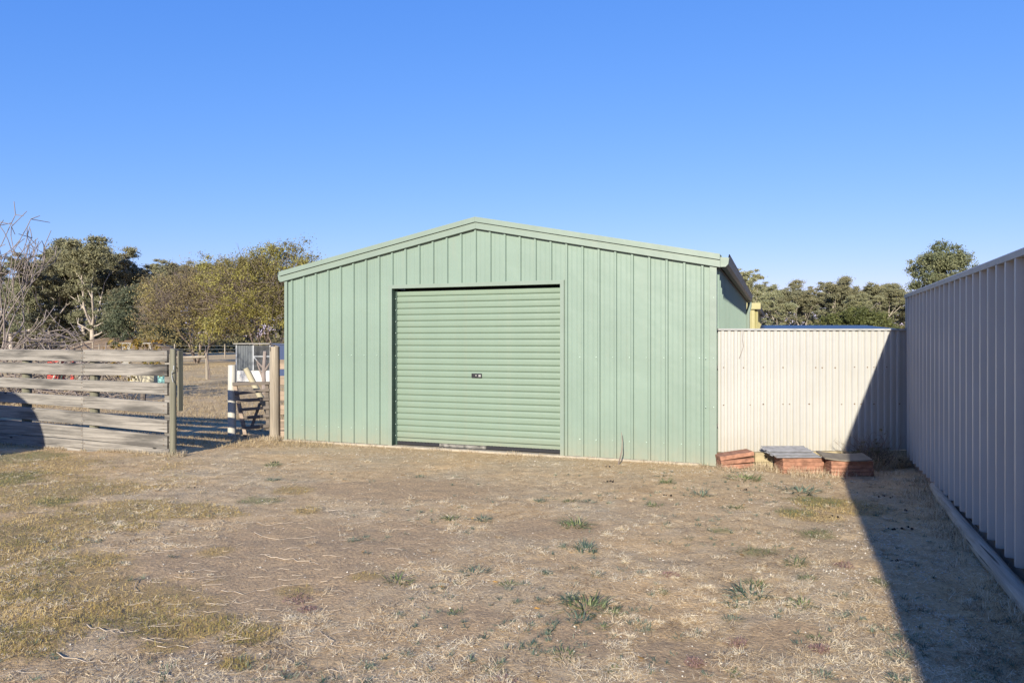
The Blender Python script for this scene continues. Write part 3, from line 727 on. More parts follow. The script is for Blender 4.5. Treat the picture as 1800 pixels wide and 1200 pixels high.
tb = empty('cream_tub', (-11.4, 21.2, 0)); tag(tb, 'cream tub in the paddock seen through the fence', 'tub')
MB().box(0,.80,0,.5,.0,.62,.05).build('tub_body', M_pvc, tb); MB().box(-.03,.83,-.03,.53,.60,.66,.02).build('tub_rim', M_pvcw, tb)
tc_ = empty('teal_crate', (-10.32, 20.9, 0)); tag(tc_, 'small teal crate beside the orange leaved shrub', 'crate')
MB().box(0,.24,0,.3,0,.50,.01).build('crate_body', M_teal, tc_); MB().box(-.015,.255,-.015,.315,.46,.5205,.005).build('crate_rim', M_teal, tc_)
o = MB().tube([(-8.75,17,-.05),(-8.73,17,.2),(-8.74,17.01,.33)], [.07,.06,.05], 9).build('tree_stump', M_wood_dark); tag(o, 'small dark stump in dry grass behind the board fence', 'stump')
o = MB().tube([(-6.9,20,-.05),(-6.92,20,.55),(-6.88,20,1.18)], [.07,.055,.05], 8).tube([(-6.9,20,.35),(-7.0,20,.6),(-7.10,20,.85)], [.04,.03,.02], 6).tube([(-6.91,20,.6),(-6.75,20,.85)], [.035,.02], 6).tube([(-6.92,20,.7),(-7.12,20,.92)], [.03,.02], 6).build('dead_sapling', M_bare, None, True)
tag(o, 'grey broken dead sapling standing in front of the coop', 'dead tree')

# far wire fence
wfc = empty('wire_fence', (-45, 60, 0)); tag(wfc, 'thin post and wire fence crossing the far paddock', 'fence')
for i in range(14): post(i*2.1, 0, .05, 1.15, M_post2, wfc, 100+i)
mb = MB()
for zz in (.4, .7, 1.0): mb.box(0, 28, -.004, .004, zz, zz+.008)
mb.build('wire', M_coopframe, wfc)
MB().box(9.0, 10.0, -.05, .0, 1.28, 1.36).box(9.92, 10.0, -.05, .0, 0, 1.28).box(9.0, 9.08, -.05, .0, 0, 1.28).build('gate_frame', M_post2, wfc)

# earth mound
n = 26; vs = []; fs = []; r_ = np.random.default_rng(4)
for j in range(n):
    for i in range(n):
        u = i/(n-1)*2-1; w = j/(n-1)*2-1; h = max(0, 1-(u*u+w*w))**.8
        vs.append((u*6.0, w*4, -.1+h*1.75+.12*float(r_.random())*(h > 0)))
fs = [(j*n+i, j*n+i+1, (j+1)*n+i+1, (j+1)*n+i) for j in range(n-1) for i in range(n-1)]
o = MB().add(vs, fs).build('earth_mound', plain('mound_soil', (.24,.17,.11), .95, .3, 1.5), None, True, (-36, 66, 0)); tag(o, 'low bare earth mound at the foot of the gum trees', 'mound')

# yellow shed and blue roofed shed
ys_ = empty('yellow_shed', (6.99, 20.7, 0), -TH); tag(ys_, 'pale yellow steel shed behind the cream fence', 'shed')
sheet(rib_line(-4, 0, -3.9, .2), 0, 2.45, 'front_wall', M_yellow, ys_)
sheet(rib_line(0.0, 8.6, .1, .2), 0, 2.45, 'side_wall', M_yellow, ys_, axis='y', sgn=1, base=0)
MB().box(-4, 0, 8.6, 8.63, 0, 2.45).build('back_wall', M_yellow, ys_); MB().box(-4.03, -4, 0, 8.6, 0, 2.45).build('side_wall', M_yellow, ys_)
MB().profile([(0,0,0),(.10,0,0),(.13,0,.12),(0,0,.12)], (0.02,.0,2.40), (0.02,8.7,2.40), True, True).build('gutter', M_gutter, ys_)
MB().box(-4.1, .17, -.07, .0, 2.38, 2.56).build('fascia', M_yellow, ys_)
MB().add([(-4.1,-.02,2.57),(.05,-.02,2.53),(.05,8.7,2.53),(-4.1,8.7,2.57)], [(0,1,2,3)]).build('roof', M_yellow, ys_)
MB().tube([(.06,.15,2.4),(.06,.15,2.3),(.04,.15,.0)], .04, 8).build('downpipe', M_yellow, ys_, True)
bs = empty('blue_roofed_shed', (8.9, 25.5, 0), 0); tag(bs, 'low shed with a dark blue roof just above the cream fence', 'shed')
MB().add([(-.1,-.1,1.86),(5.0,-.1,1.86),(4.75,2.2,2.06),(.15,2.2,2.06),(-.1,-.1,1.80),(5.0,-.1,1.80),(4.75,2.2,2.0),(.15,2.2,2.0)], [(0,1,2,3),(7,6,5,4),(0,4,5,1),(3,2,6,7),(1,5,6,2),(0,3,7,4)]).build('roof', M_blue, bs)
MB().box(0, 4.85, .05, 2.1, 0, 1.80).build('wall', M_grey, bs)

# unseen shadow tank left of the yard (added to shade the boards)
R0 = 1.3; Ht = 2.12; prof = [(0.01, Ht)] + [(R0-.62+.62*math.sin(t), Ht-.75+.75*math.cos(t)) for t in np.linspace(0, math.pi/2, 9)] + [(R0, .9), (R0, .02)]
vs = []; fs = []; n = 40
for (r, z) in prof: vs += [(r*math.cos(2*math.pi*k/n), r*math.sin(2*math.pi*k/n), z) for k in range(n)]
for i in range(len(prof)-1):
    for k in range(n): fs.append((i*n+k, i*n+(k+1) % n, (i+1)*n+(k+1) % n, (i+1)*n+k))
tk = empty('shadow_caster', (-8.71, 6.25, 0)); tag(tk, 'added unseen round shouldered shadow tank left of the yard, its shadow on the board fence', 'caster')
MB().add(vs, fs).build('caster_shell', M_caster, tk, True); MB().tube([(0,0,Ht-.01),(0,0,Ht+.03)], .22, 20).build('caster_lid', M_rubber, tk)

# ------------------------------------------------------------------ trees
def tubes_mesh(segs, name, mat, parent=None, n=5):
    if not segs: return None
    P0 = np.array([s[0] for s in segs]); P1 = np.array([s[1] for s in segs]); r0 = np.array([s[2] for s in segs]); r1 = np.array([s[3] for s in segs])
    d = P1-P0; d /= np.linalg.norm(d, axis=1)[:, None]+1e-9
    a = np.where(np.abs(d[:, 2:3]) < .9, np.array([[0,0,1.]]), np.array([[1.,0,0]]))
    e1 = np.cross(d, a); e1 /= np.linalg.norm(e1, axis=1)[:, None]; e2 = np.cross(d, e1)
    t = np.arange(n)*2*np.pi/n; ring = e1[:, None, :]*np.cos(t)[None, :, None] + e2[:, None, :]*np.sin(t)[None, :, None]
    V0 = P0[:, None]+ring*r0[:, None, None]; V1 = P1[:, None]+ring*r1[:, None, None]
    V = np.concatenate([V0, V1], 1).reshape(-1, 3); m_ = len(segs)
    base = (np.arange(m_)*2*n)[:, None]; k = np.arange(n)[None]; k2 = (np.arange(n)+1)[None] % n
    F = np.stack([base+k, base+k2, base+n+k2, base+n+k], -1).reshape(-1, 4)
    me = bpy.data.meshes.new(name); me.vertices.add(len(V)); me.vertices.foreach_set('co', V.astype(np.float32).ravel())
    me.loops.add(F.size); me.loops.foreach_set('vertex_index', F.astype(np.int32).ravel()); me.polygons.add(len(F)); me.polygons.foreach_set('loop_start', np.arange(0, F.size, 4, dtype=np.int32))
    me.polygons.foreach_set('use_smooth', np.ones(len(F), bool)); me.update(calc_edges=True)
    return link_mesh(name, me, mat, parent)
def grow(rg, p, d, L, r, depth, out, tips, spread=.55, up=.25, ratio=.72, nk=(2,3), nseg=3, droop=0):
    q = np.array(p, float); d = np.array(d, float); d /= np.linalg.norm(d)
    rr = r
    for i in range(nseg):
        d = d + rg.normal(0, .13, 3) + np.array([0, 0, up*.25 - droop]); d /= np.linalg.norm(d)
        q2 = q+d*L/nseg; r2 = rr*(.86 if depth > 0 else .7); out.append((q, q2, rr, r2)); q = q2; rr = r2
    if depth == 0: tips.append(q); return
    for k in range(rg.integers(nk[0], nk[1]+1)):
        v = rg.normal(0, 1, 3); v -= v.dot(d)*d; v /= np.linalg.norm(v)+1e-9
        nd = d + v*spread*rg.uniform(.6, 1.4) + np.array([0, 0, up])
        grow(rg, q, nd, L*ratio*rg.uniform(.75, 1.2), rr*.72, depth-1, out, tips, spread, up, ratio, nk, nseg, droop)
def leaf_quads(rg, C_, n, rad, size, aspect=.45, flat=.6, tintbase=None, hang=0.0, power=.5):
    # n leaves round each centre
    m_ = len(C_); C_ = np.repeat(np.asarray(C_), n, 0); N_ = len(C_)
    d = rg.normal(0, 1, (N_, 3)); d /= np.linalg.norm(d, axis=1)[:, None]; rr = np.minimum(np.abs(rg.normal(0, .62, N_)), 1.7)
    rad = np.repeat(np.broadcast_to(rad, m_), n)
    pos = C_ + d*(rr*rad)[:, None]*np.array([1, 1, flat])
    a = rg.normal(0, 1, (N_, 3)); a[:, 2] -= hang; a /= np.linalg.norm(a, axis=1)[:, None]
    b_ = np.cross(a, rg.normal(0, 1, (N_, 3))); b_ /= np.linalg.norm(b_, axis=1)[:, None]
    s = size*rg.uniform(.6, 1.4, N_)[:, None]
    V = np.stack([pos-a*s*.5, pos-b_*s*aspect*.5, pos+a*s*.5, pos+b_*s*aspect*.5], 1).reshape(-1, 3)
    tb_ = np.repeat(rg.random(m_) if tintbase is None else tintbase, n)
    tint = np.clip(tb_*.6 + rg.random(N_)*.4, 0, 1)
    return V, tint
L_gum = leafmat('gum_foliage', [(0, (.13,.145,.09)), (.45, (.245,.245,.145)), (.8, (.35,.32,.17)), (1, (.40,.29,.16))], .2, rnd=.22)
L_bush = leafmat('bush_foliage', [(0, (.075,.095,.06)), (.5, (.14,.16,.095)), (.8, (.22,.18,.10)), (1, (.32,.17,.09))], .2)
L_yel = leafmat('yellow_foliage', [(0, (.17,.145,.07)), (.35, (.30,.26,.09)), (.6, (.43,.395,.11)), (1, (.58,.53,.17))], .35)
L_olive = leafmat('olive_foliage', [(0, (.22,.18,.10)), (.5, (.33,.27,.12)), (1, (.50,.43,.15))], .3)
L_round = leafmat('round_foliage', [(0, (.12,.145,.08)), (.5, (.21,.225,.12)), (1, (.33,.32,.17))], .2)
L_scrub = leafmat('scrub', [(0, (.08,.08,.045)), (.5, (.17,.155,.08)), (1, (.30,.26,.12))], .2)
L_orange = leafmat('orange_leaves', [(0, (.16,.16,.04)), (.5, (.36,.24,.05)), (1, (.45,.22,.04))], .3)
def gum(seed, H, spreadx, dens=1.0, clump=1.0, lean=0.0, kind=0):
    rg = np.random.default_rng(seed)
    root = empty('gum_tree', (0, 0, 0)); out = []; tips = []
    th = H*rg.uniform(.22, .32); p = np.array([0., 0, -.2]); d = np.array([lean, 0, 1.]); 
    q = p; rr = H*.022
    for i in range(4):
        d2 = d+rg.normal(0, .06, 3); d2 /= np.linalg.norm(d2); q2 = q+d2*th/4; out.append((q, q2, rr, rr*.93)); q = q2; rr *= .93
    for k in range(rg.integers(3, 5)):
        an = rg.uniform(0, 6.28); nd = np.array([math.cos(an)*spreadx, math.sin(an)*spreadx, 1.0])
        grow(rg, q, nd, H*.27, rr*.66, 3, out, tips, .62, .16, .72, (2, 3), 3)
    for k in range(3):   # low hanging side limbs
        an = rg.uniform(0, 6.28); grow(rg, q*rg.uniform(.6, 1), np.array([math.cos(an), math.sin(an), .35]), H*.16, rr*.4, 1, out, tips, .6, .1, .8, (2, 3), 3)
    tips = np.array(tips); top = tips[:, 2].max(); sc_ = H/(top+H*.03)
    out = [(a*sc_, b_*sc_, r0*sc_, r1*sc_) for a, b_, r0, r1 in out]; tips = tips*sc_
    # some lower side clumps along thick limbs
    mids = np.array([b_ for a, b_, r0, r1 in out if b_[2] > H*.20])
    pick = mids[rg.random(len(mids)) < .55]
    cs = np.concatenate([tips, pick+rg.normal(0, H*.03, pick.shape)])
    rad = H*.047*clump*rg.uniform(.6, 1.35, len(cs))
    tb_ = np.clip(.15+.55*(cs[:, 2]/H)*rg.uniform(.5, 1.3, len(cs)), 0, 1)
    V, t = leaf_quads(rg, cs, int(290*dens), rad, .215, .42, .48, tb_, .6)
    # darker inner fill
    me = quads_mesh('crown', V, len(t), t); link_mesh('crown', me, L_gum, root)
    tubes_mesh(out, 'trunk', M_gumbark, root, 5)
    return root
def dup(root, loc, rz, sc):
    r = root.copy(); COL.objects.link(r); r.location = loc; r.rotation_euler = (0, 0, rz); r.scale = sc if hasattr(sc, '__len__') else (sc,)*3
    for ch in root.children:
        c = ch.copy(); COL.objects.link(c); c.parent = r
    return r
protos = [gum(1, 12, .55), gum(2, 12, .42, 1.1), gum(3, 12, .7, .9, 1.1), gum(4, 12, .5, 1.0, .9), gum(5, 12, .6, .8, .85, .1), gum(6, 12, .48, 1.2, 1.05)]
used = set()
GT = 'gum trees in the wood behind the paddock'
def place(k, px, Y, topy, label, rz=None, wide=1.0):
    H = 1.5 + (597-topy)/1262*Y; X = (px-900)/1262*Y; s = H/12
    rz = (px*1.37) % 6.28 if rz is None else rz
    if k not in used:
        used.add(k); r = protos[k]; r.location = (X, Y, 0); r.rotation_euler = (0, 0, rz); r.scale = (s*wide, s*wide, s)
    else: r = dup(protos[k], (X, Y, 0), rz, (s*wide, s*wide, s))
    tag(r, label, 'tree', GT); return r
left_main = [
 (0, 20, 74, 452, 'gum tree behind the bare tree at the left edge of the picture'),
 (2, 165, 76, 420, 'tallest broad gum tree in the left wood, left of the round bush'),
 (1, 110, 82, 440, 'dark gum tree just left of the tallest broad gum'),
 (3, 215, 84, 446, 'gum tree rising right above the round dark bush'),
 (4, 275, 96, 458, 'slender gum tree with sky gaps between round bush and yellow tree'),
 (5, 335, 90, 460, 'gum tree with flat crown above the brown twiggy tree'),
 (0, 385, 98, 458, 'gum tree crown showing just left of the yellow tree top'),
 (1, 55, 92, 470, 'gum tree in the second row near the left edge'),
 (5, 150, 92, 428, 'gum tree whose crown joins the tallest broad gum from behind'),
 (3, 88, 78, 450, 'leaning gum tree between the left edge gum and the tallest broad gum'),
 (4, 235, 78, 452, 'pale trunked gum tree right behind the round dark bush'),
 (2, 305, 104, 466, 'low gum tree crown between the slender gum and the flat crowned one')]
right_main = [
 (4, 1318, 62, 478, 'gum tree with thin crown touching the shed gutter end'),
 (3, 1365, 70, 498, 'gum tree above the yellow shed roof'),
 (2, 1440, 78, 484, 'umbrella topped gum tree above the middle of the cream fence'),
 (0, 1400, 84, 512, 'lower gum tree left of the umbrella topped one'),
 (5, 1545, 80, 497, 'gum tree with tufted crown near the grey fence corner'),
 (1, 1492, 88, 510, 'gum tree between the umbrella topped and the tufted gum'),
 (3, 1590, 84, 512, 'gum tree just left of the grey fence corner'),
 (1, 1335, 76, 498, 'gum tree filling the gap above the yellow shed gutter'),
 (4, 1415, 74, 506, 'pale limbed gum tree just left of the umbrella topped gum'),
 (2, 1512, 74, 516, 'low spreading gum tree in front of the tufted gum'),
 (5, 1470, 82, 503, 'gum tree right of the umbrella topped gum, half hidden by it')]
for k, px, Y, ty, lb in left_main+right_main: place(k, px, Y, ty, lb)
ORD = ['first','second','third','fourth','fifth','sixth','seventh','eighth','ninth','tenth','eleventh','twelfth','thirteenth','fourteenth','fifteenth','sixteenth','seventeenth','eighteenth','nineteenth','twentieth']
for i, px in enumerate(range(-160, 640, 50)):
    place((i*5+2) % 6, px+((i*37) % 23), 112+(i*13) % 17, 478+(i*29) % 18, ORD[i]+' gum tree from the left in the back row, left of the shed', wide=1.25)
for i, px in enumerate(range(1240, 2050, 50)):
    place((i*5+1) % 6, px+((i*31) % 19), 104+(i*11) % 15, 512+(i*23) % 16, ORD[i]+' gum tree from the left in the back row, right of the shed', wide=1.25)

# round dark bush left
def shrubmass(name, seed, C0, rad, nclump, nleaf, size, mat, label, cat, trunkmat=M_twig, shell=.75, topred=False, cl=.22, gap=0.0, stems=5, twigs=0, zmin=.1, group=None, aspect=.5):
    rg = np.random.default_rng(seed); root = empty(name, (C0[0], C0[1], 0)); tag(root, label, cat, group)
    u = rg.normal(0, 1, (nclump, 3)); u /= np.linalg.norm(u, axis=1)[:, None]; u[:, 2] = np.where(u[:, 2] < -.55, -u[:, 2], u[:, 2])
    rr = shell+(1-shell)*rg.random(nclump); rr = np.where(rg.random(nclump) < .25, rr*rg.uniform(.3, .9, nclump), rr)
    lump = 1+.16*np.sin(u[:, 0]*5+seed)*np.cos(u[:, 1]*4)+.10*np.sin(u[:, 2]*7+u[:, 0]*3)
    cs = u*rr[:, None]*lump[:, None]*np.array(rad) + np.array([0, 0, C0[2]])
    cs = cs[cs[:, 2] > zmin]
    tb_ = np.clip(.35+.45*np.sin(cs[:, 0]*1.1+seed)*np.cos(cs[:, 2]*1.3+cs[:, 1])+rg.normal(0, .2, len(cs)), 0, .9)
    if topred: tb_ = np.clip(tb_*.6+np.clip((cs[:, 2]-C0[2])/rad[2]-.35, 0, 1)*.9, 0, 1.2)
    V, t = leaf_quads(rg, cs, nleaf, min(rad)*cl*rg.uniform(.6, 1.4, len(cs)), size, aspect, .8, tb_, .3)
    if len(t): link_mesh('crown', quads_mesh('crown', V, len(t), t), mat, root)
    out = []; tips = []
    for k in range(stems):
        an = 6.28*k/stems+rg.uniform(-.3, .3); e = np.array([math.cos(an)*rad[0]*.45, math.sin(an)*rad[1]*.45, C0[2]+rad[2]*.1])
        L_ = np.linalg.norm(e)
        grow(rg, (math.cos(an)*.1, math.sin(an)*.1, -.05), e, L_*.36, max(rad)*.022, 3, out, tips, .5, .12, .72, (2, 3), 3)
    # fine twigs
    tw = []
    if twigs:
        u = rg.normal(0, 1, (twigs, 3)); u /= np.linalg.norm(u, axis=1)[:, None]; u[:, 2] = np.abs(u[:, 2])*1.0-.35*(rg.random(twigs))
        p0 = u*np.array(rad)*rg.uniform(.5, .95, twigs)[:, None]+np.array([0, 0, C0[2]]); dd = u*.6+rg.normal(0, .45, (twigs, 3))+np.array([0, 0, .35]); dd /= np.linalg.norm(dd, axis=1)[:, None]
        ln = rg.uniform(.08, .30, twigs)*max(rad)
        for a, d_, l in zip(p0, dd, ln):
            if a[2] < .2: continue
            mid = a+d_*l*.5+rg.normal(0, .03*l, 3); tw.append((a, mid, .012*max(rad)/4, .008*max(rad)/4)); tw.append((mid, a+d_*l+rg.normal(0, .08*l, 3), .008*max(rad)/4, .003*max(rad)/4))
    if out: tubes_mesh(out, 'trunk', trunkmat, root, 4)
    if tw: tubes_mesh(tw, 'twigs', trunkmat, root, 4)['kind'] = 'stuff'
    return root
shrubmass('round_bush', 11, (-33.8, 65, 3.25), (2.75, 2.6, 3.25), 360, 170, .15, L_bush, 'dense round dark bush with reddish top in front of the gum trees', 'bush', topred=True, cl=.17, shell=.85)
shrubmass('yellow_tree', 12, (-15.4, 45, 3.7), (4.3, 3.6, 3.6), 760, 95, .105, L_yel, 'big yellow green autumn tree behind the left side of the green shed', 'tree', cl=.17, twigs=2200, shell=.7, zmin=.5)
shrubmass('brown_tree', 13, (-20.2, 46, 3.1), (3.7, 3.2, 3.3), 480, 62, .10, L_olive, 'brown twiggy tree losing its leaves left of the yellow tree', 'tree', cl=.18, twigs=2600, shell=.7)
shrubmass('tall_round_tree', 14, (27.5, 46, 5.5), (1.9, 1.85, 1.95), 260, 130, .12, L_round, 'tall round grey green tree rising behind the tall grey fence', 'tree', cl=.2, shell=.75, zmin=1.2, stems=3)
shrubmass('green_bush', 15, (31.5, 66, 2.1), (3.6, 3, 2.2), 200, 90, .22, leafmat('green_bush', [(0, (.07,.085,.03)), (1, (.17,.18,.06))], .2), 'rounded green bush low in front of the gum trees by the grey fence corner', 'bush', cl=.2, shell=.85)
shrubmass('orange_shrub', 16, (-9.4, 17.6, .85), (1.05, .6, .75), 60, 14, .09, L_orange, 'straggly shrub with orange and yellow leaves behind the board fence end', 'shrub', cl=.22, twigs=160, stems=4)
# sapling with stake
sp = empty('sapling', (-11.3, 26.8, 0)); tag(sp, 'small yellow leaved sapling beside the old rail post', 'tree')
rg = np.random.default_rng(77); out = []; tips = []
grow(rg, (0,0,-.05), (0,0,1), 1.0, .03, 3, out, tips, .5, .1, .7, (2,3), 3); tubes_mesh(out, 'trunk', M_twig, sp, 5)
cs = np.array(tips); V, t = leaf_quads(rg, cs, 16, .18, .10, .5, .8); link_mesh('crown', quads_mesh('crown', V, len(t), t), L_yel, sp)
# undergrowth as one mass at the feet of the wood
rg = np.random.default_rng(5)
cs = []
for (px0, px1, Ya, Yb, n, hh) in ((-150, 620, 78, 104, 480, 1.7), (-150, 620, 118, 135, 1000, 8.0), (1250, 2000, 72, 94, 520, 2.8), (1250, 2000, 108, 125, 900, 7.5), (610, 1260, 112, 130, 420, 8.0)):
    px = rg.uniform(px0, px1, n); Y = rg.uniform(Ya, Yb, n); cs.append(np.stack([(px-900)/1262*Y, Y, rg.random(n)**1.5*hh+.2], -1))
cs = np.concatenate(cs); V, t = leaf_quads(rg, cs, 70, rg.uniform(.8, 2.0, len(cs)), .42, .5, .6)
tag(link_mesh('undergrowth', quads_mesh('undergrowth', V, len(t), t), L_scrub), 'dark scrub under the gum trees', kind='stuff')

# bare tree at the left edge, and the brush heap below it
bt = empty('bare_tree', (-12.15, 16.0, 0)); tag(bt, 'leafless pinkish grey tree at the left edge behind the board fence', 'tree')
rg = np.random.default_rng(21); out = []; tips = []
for k in range(5):
    an = [-.3, .2, .9, 2.6, 4.4][k]; grow(rg, (0, 0, -.05), (math.cos(an)*.32, math.sin(an)*.35, 1), 1.45, .075, 3, out, tips, .30, .22, .76, (2, 3), 4)
for t in list(tips):
    for k in range(2):
        d_ = rg.normal(0, .5, 3)+np.array([.1, 0, .6]); out.append((t, t+d_*.28, .009, .005))
for k in range(6):   # low arching branches to the right
    p = np.array([0, 0, .6]); d_ = np.array([1.0, rg.uniform(-.5, .3), rg.uniform(-.05, .75)]); r = .02
    for i in range(9):
        d_ = d_/np.linalg.norm(d_)+rg.normal(0, .1, 3)+np.array([0, 0, .035]); q = p+d_*.215; out.append((p, q, r, r*.86)); p = q; r *= .86
        if i > 2:
            for _ in range(2): e = d_+rg.normal(0, .6, 3); out.append((p, p+e*.22, r*.5, .003))
tubes_mesh([(a, b2, max(r0*.8, .009), max(r1*.8, .007)) for a, b2, r0, r1 in out], 'trunk', M_bare, bt, 5)
cs = np.array(tips)[rg.random(len(tips)) < .22]; V, t = leaf_quads(rg, cs, 5, .12, .07, .5, .8); link_mesh('leaves', quads_mesh('leaves', V, len(t), t), L_olive, bt)
out = []; rg = np.random.default_rng(22)
for k in range(520):
    x = rg.uniform(-1.6, 1.5); h = 1.75*max(0, 1-(x/1.75)**2)**.6; p = np.array([x, rg.uniform(-.5, .6), rg.uniform(.0, h)]); d_ = rg.normal(0, 1, 3)*np.array([1, .5, .35]); d_ /= np.linalg.norm(d_); r = rg.uniform(.005, .018)
    for i in range(3): d_ = d_+rg.normal(0, .2, 3); q = p+d_*rg.uniform(.12, .3); out.append((p, q, r, r*.8)); p = q; r *= .8
o = tubes_mesh(out, 'brush_pile', M_bare, None, 4); o.location = (-11.0, 16.9, 0); tag(o, 'heap of pruned dry branches behind the board fence at the left edge', 'brush pile')

# ------------------------------------------------------------------ ground litter
rg = np.random.default_rng(99)
fv = np.array([-.3616, -.9323]); fn = np.array([-.9323, .3616])   # grey fence direction and its yard side normal
def inside(x, y):
    d = (x-4.86)*fn[0]+(y-8.8)*fn[1]                                # distance left of the grey fence
    shedl = (x+3.37)*math.sin(TH)+(y-10.7)*math.cos(TH)             # behind the shed front
    sx_ = (x+3.37)*math.cos(TH)-(y-10.7)*math.sin(TH)
    ok = (d > .05) & ~((shedl > -.05) & (sx_ > -.05) & (sx_ < SW+.05))
    ok &= ~((x > 2.3) & (y > 8.52))
    return ok
def sample(n, ymin=2.3, ymax=12.5, pw=1.7):
    u = rg.random(n); e = 1-pw; Y = (ymin**e+u*(ymax**e-ymin**e))**(1/e); X = rg.uniform(-1, 1, n)*(Y*.80+.9)
    k = inside(X, Y); return X[k], Y[k]
def blades(X, Y, L_, Wd, lift, curl=.0, k=2, spreadz=None, th=None):
    n = len(X); th = rg.uniform(0, 2*np.pi, n) if th is None else th; el = np.clip(lift, -.2, 1.5)
    d = np.stack([np.cos(th)*np.cos(el), np.sin(th)*np.cos(el), np.sin(el)], -1); s = np.stack([-np.sin(th), np.cos(th), rg.normal(0, .5, n)], -1)
    s /= np.linalg.norm(s, axis=1)[:, None]; z = gheight(X, Y)+rg.uniform(0, .006, n)
    p = np.stack([X, Y, z], -1); w = (Wd*.5)[:, None]; q = p+d*L_[:, None]
    return np.stack([p-s*w, p+s*w, q+s*w*.45, q-s*w*.45], 1).reshape(-1, 3)
L_straw = leafmat('straw', [(0, (.08,.055,.035)), (.13, (.26,.18,.105)), (.3, (.58,.44,.275)), (.6, (.78,.64,.43)), (1, (.90,.81,.60))], .15, .8)
L_mat = leafmat('matted_grass', [(0, (.18,.17,.065)), (.3, (.36,.32,.11)), (.6, (.60,.43,.14)), (1, (.80,.62,.30))], .25, .8)
L_green = leafmat('green_grass', [(0, (.08,.11,.05)), (.5, (.17,.22,.09)), (1, (.36,.38,.18))], .25, .7)
L_blueg = leafmat('blue_green_grass', [(0, (.06,.10,.075)), (.5, (.14,.205,.145)), (1, (.36,.40,.27))], .25, .7)
L_pad = leafmat('paddock_straw', [(0, (.24,.17,.09)), (.5, (.50,.38,.21)), (1, (.78,.64,.40))], .15, .8)
L_red = leafmat('red_weed', [(0, (.24,.14,.13)), (1, (.42,.28,.23))], .2, .8)
# short dead straw everywhere, thin on bare patches
X, Y = sample(470000); mt_, gr_, ba_, gv_ = masks(X, Y)
cl = fbm(X*9, Y*9, 3, 71); keep = rg.random(len(X)) < np.clip((1-ba_*.93)*np.clip((cl-.28)*2.6, .12, 1)*.95, 0, 1); X, Y = X[keep], Y[keep]; n = len(X)
Ls = rg.uniform(.010, .040, n)*(1+.35*(rg.random(n) < .08)*2); Wd = rg.uniform(.0010, .0026, n)*(.75+Y*.08)
V = blades(X, Y, Ls, Wd, np.abs(rg.normal(.05, .28, n)))
tn = np.where(rg.random(n) < .08, rg.random(n)*.12, np.clip(rg.random(n)*.65+(fbm(X*2.2, Y*2.2, 3, 77)-.5)*1.6+.14, .1, 1))
tag(link_mesh('dry_straw', quads_mesh('dry_straw', V, n, tn), L_straw), 'short dead straw lying over the bare yard soil', kind='stuff')
# raised straw tussocks
nt_ = 1700; X0, Y0 = sample(nt_*2, 2.6, 9.0, 1.6); mt_, gr_, ba_, gv_ = masks(X0, Y0); kk = (rg.random(len(X0)) < (1-ba_*.9)*np.clip((fbm(X0*2.4, Y0*2.4, 3, 123)-.38)*5, .05, 1)); X0, Y0 = X0[kk], Y0[kk]
rep = rg.integers(30, 110, len(X0)); rr = np.repeat(rg.uniform(.015, .07, len(X0)), rep); hh = np.repeat(rg.uniform(.5, 1.2, len(X0)), rep); tb2 = np.repeat(rg.random(len(X0)), rep)
X = np.repeat(X0, rep); Y = np.repeat(Y0, rep); n = len(X); a = rg.uniform(0, 6.28, n); q = rg.random(n)**.6*rr; X = X+np.cos(a)*q; Y = Y+np.sin(a)*q; k = inside(X, Y); X, Y, a, hh, tb2 = X[k], Y[k], a[k], hh[k], tb2[k]; n = len(X)
V = blades(X, Y, rg.uniform(.012, .040, n)*hh, rg.uniform(.0014, .0032, n)*(.75+Y*.07), np.abs(rg.normal(.22, .32, n)), th=a+rg.normal(0, 1.8, n))
tag(link_mesh('straw_tussocks', quads_mesh('straw_tussocks', V, n, np.clip(tb2*.5+rg.random(n)*.5+.1, 0, 1)), L_straw), 'raised clumps of pale dead straw dotted over the yard', kind='stuff')
# matted olive and golden grass
X, Y = sample(470000); mt_, gr_, ba_, gv_ = masks(X, Y); keep = rg.random(len(X)) < np.clip(mt_*1.1*(1-ba_*.8), 0, 1); X, Y = X[keep], Y[keep]; n = len(X)
V = blades(X, Y, rg.uniform(.010, .032, n), rg.uniform(.0014, .0032, n)*(.75+Y*.08), np.abs(rg.normal(.5, .45, n)))
tn = np.clip(rg.random(n)*.55+(fbm(X*3, Y*3, 3, 87)-.5)*1.4+.25, 0, 1)
tag(link_mesh('matted_grass', quads_mesh('matted_grass', V, n, tn), L_mat), 'matted olive and golden grass patches across the left of the yard', kind='stuff')
X, Y = sample(300000); mt_, gr_, ba_, gv_ = masks(X, Y); keep = rg.random(len(X)) < np.clip(gr_, 0, 1); X, Y = X[keep], Y[keep]; n = len(X)
V = blades(X, Y, rg.uniform(.012, .035, n), rg.uniform(.0014, .003, n)*(.75+Y*.08), np.abs(rg.normal(.6, .4, n)))
tag(link_mesh('green_grass', quads_mesh('green_grass', V, n, rg.random(n)), L_green), 'low green grass patches in the yard', kind='stuff')
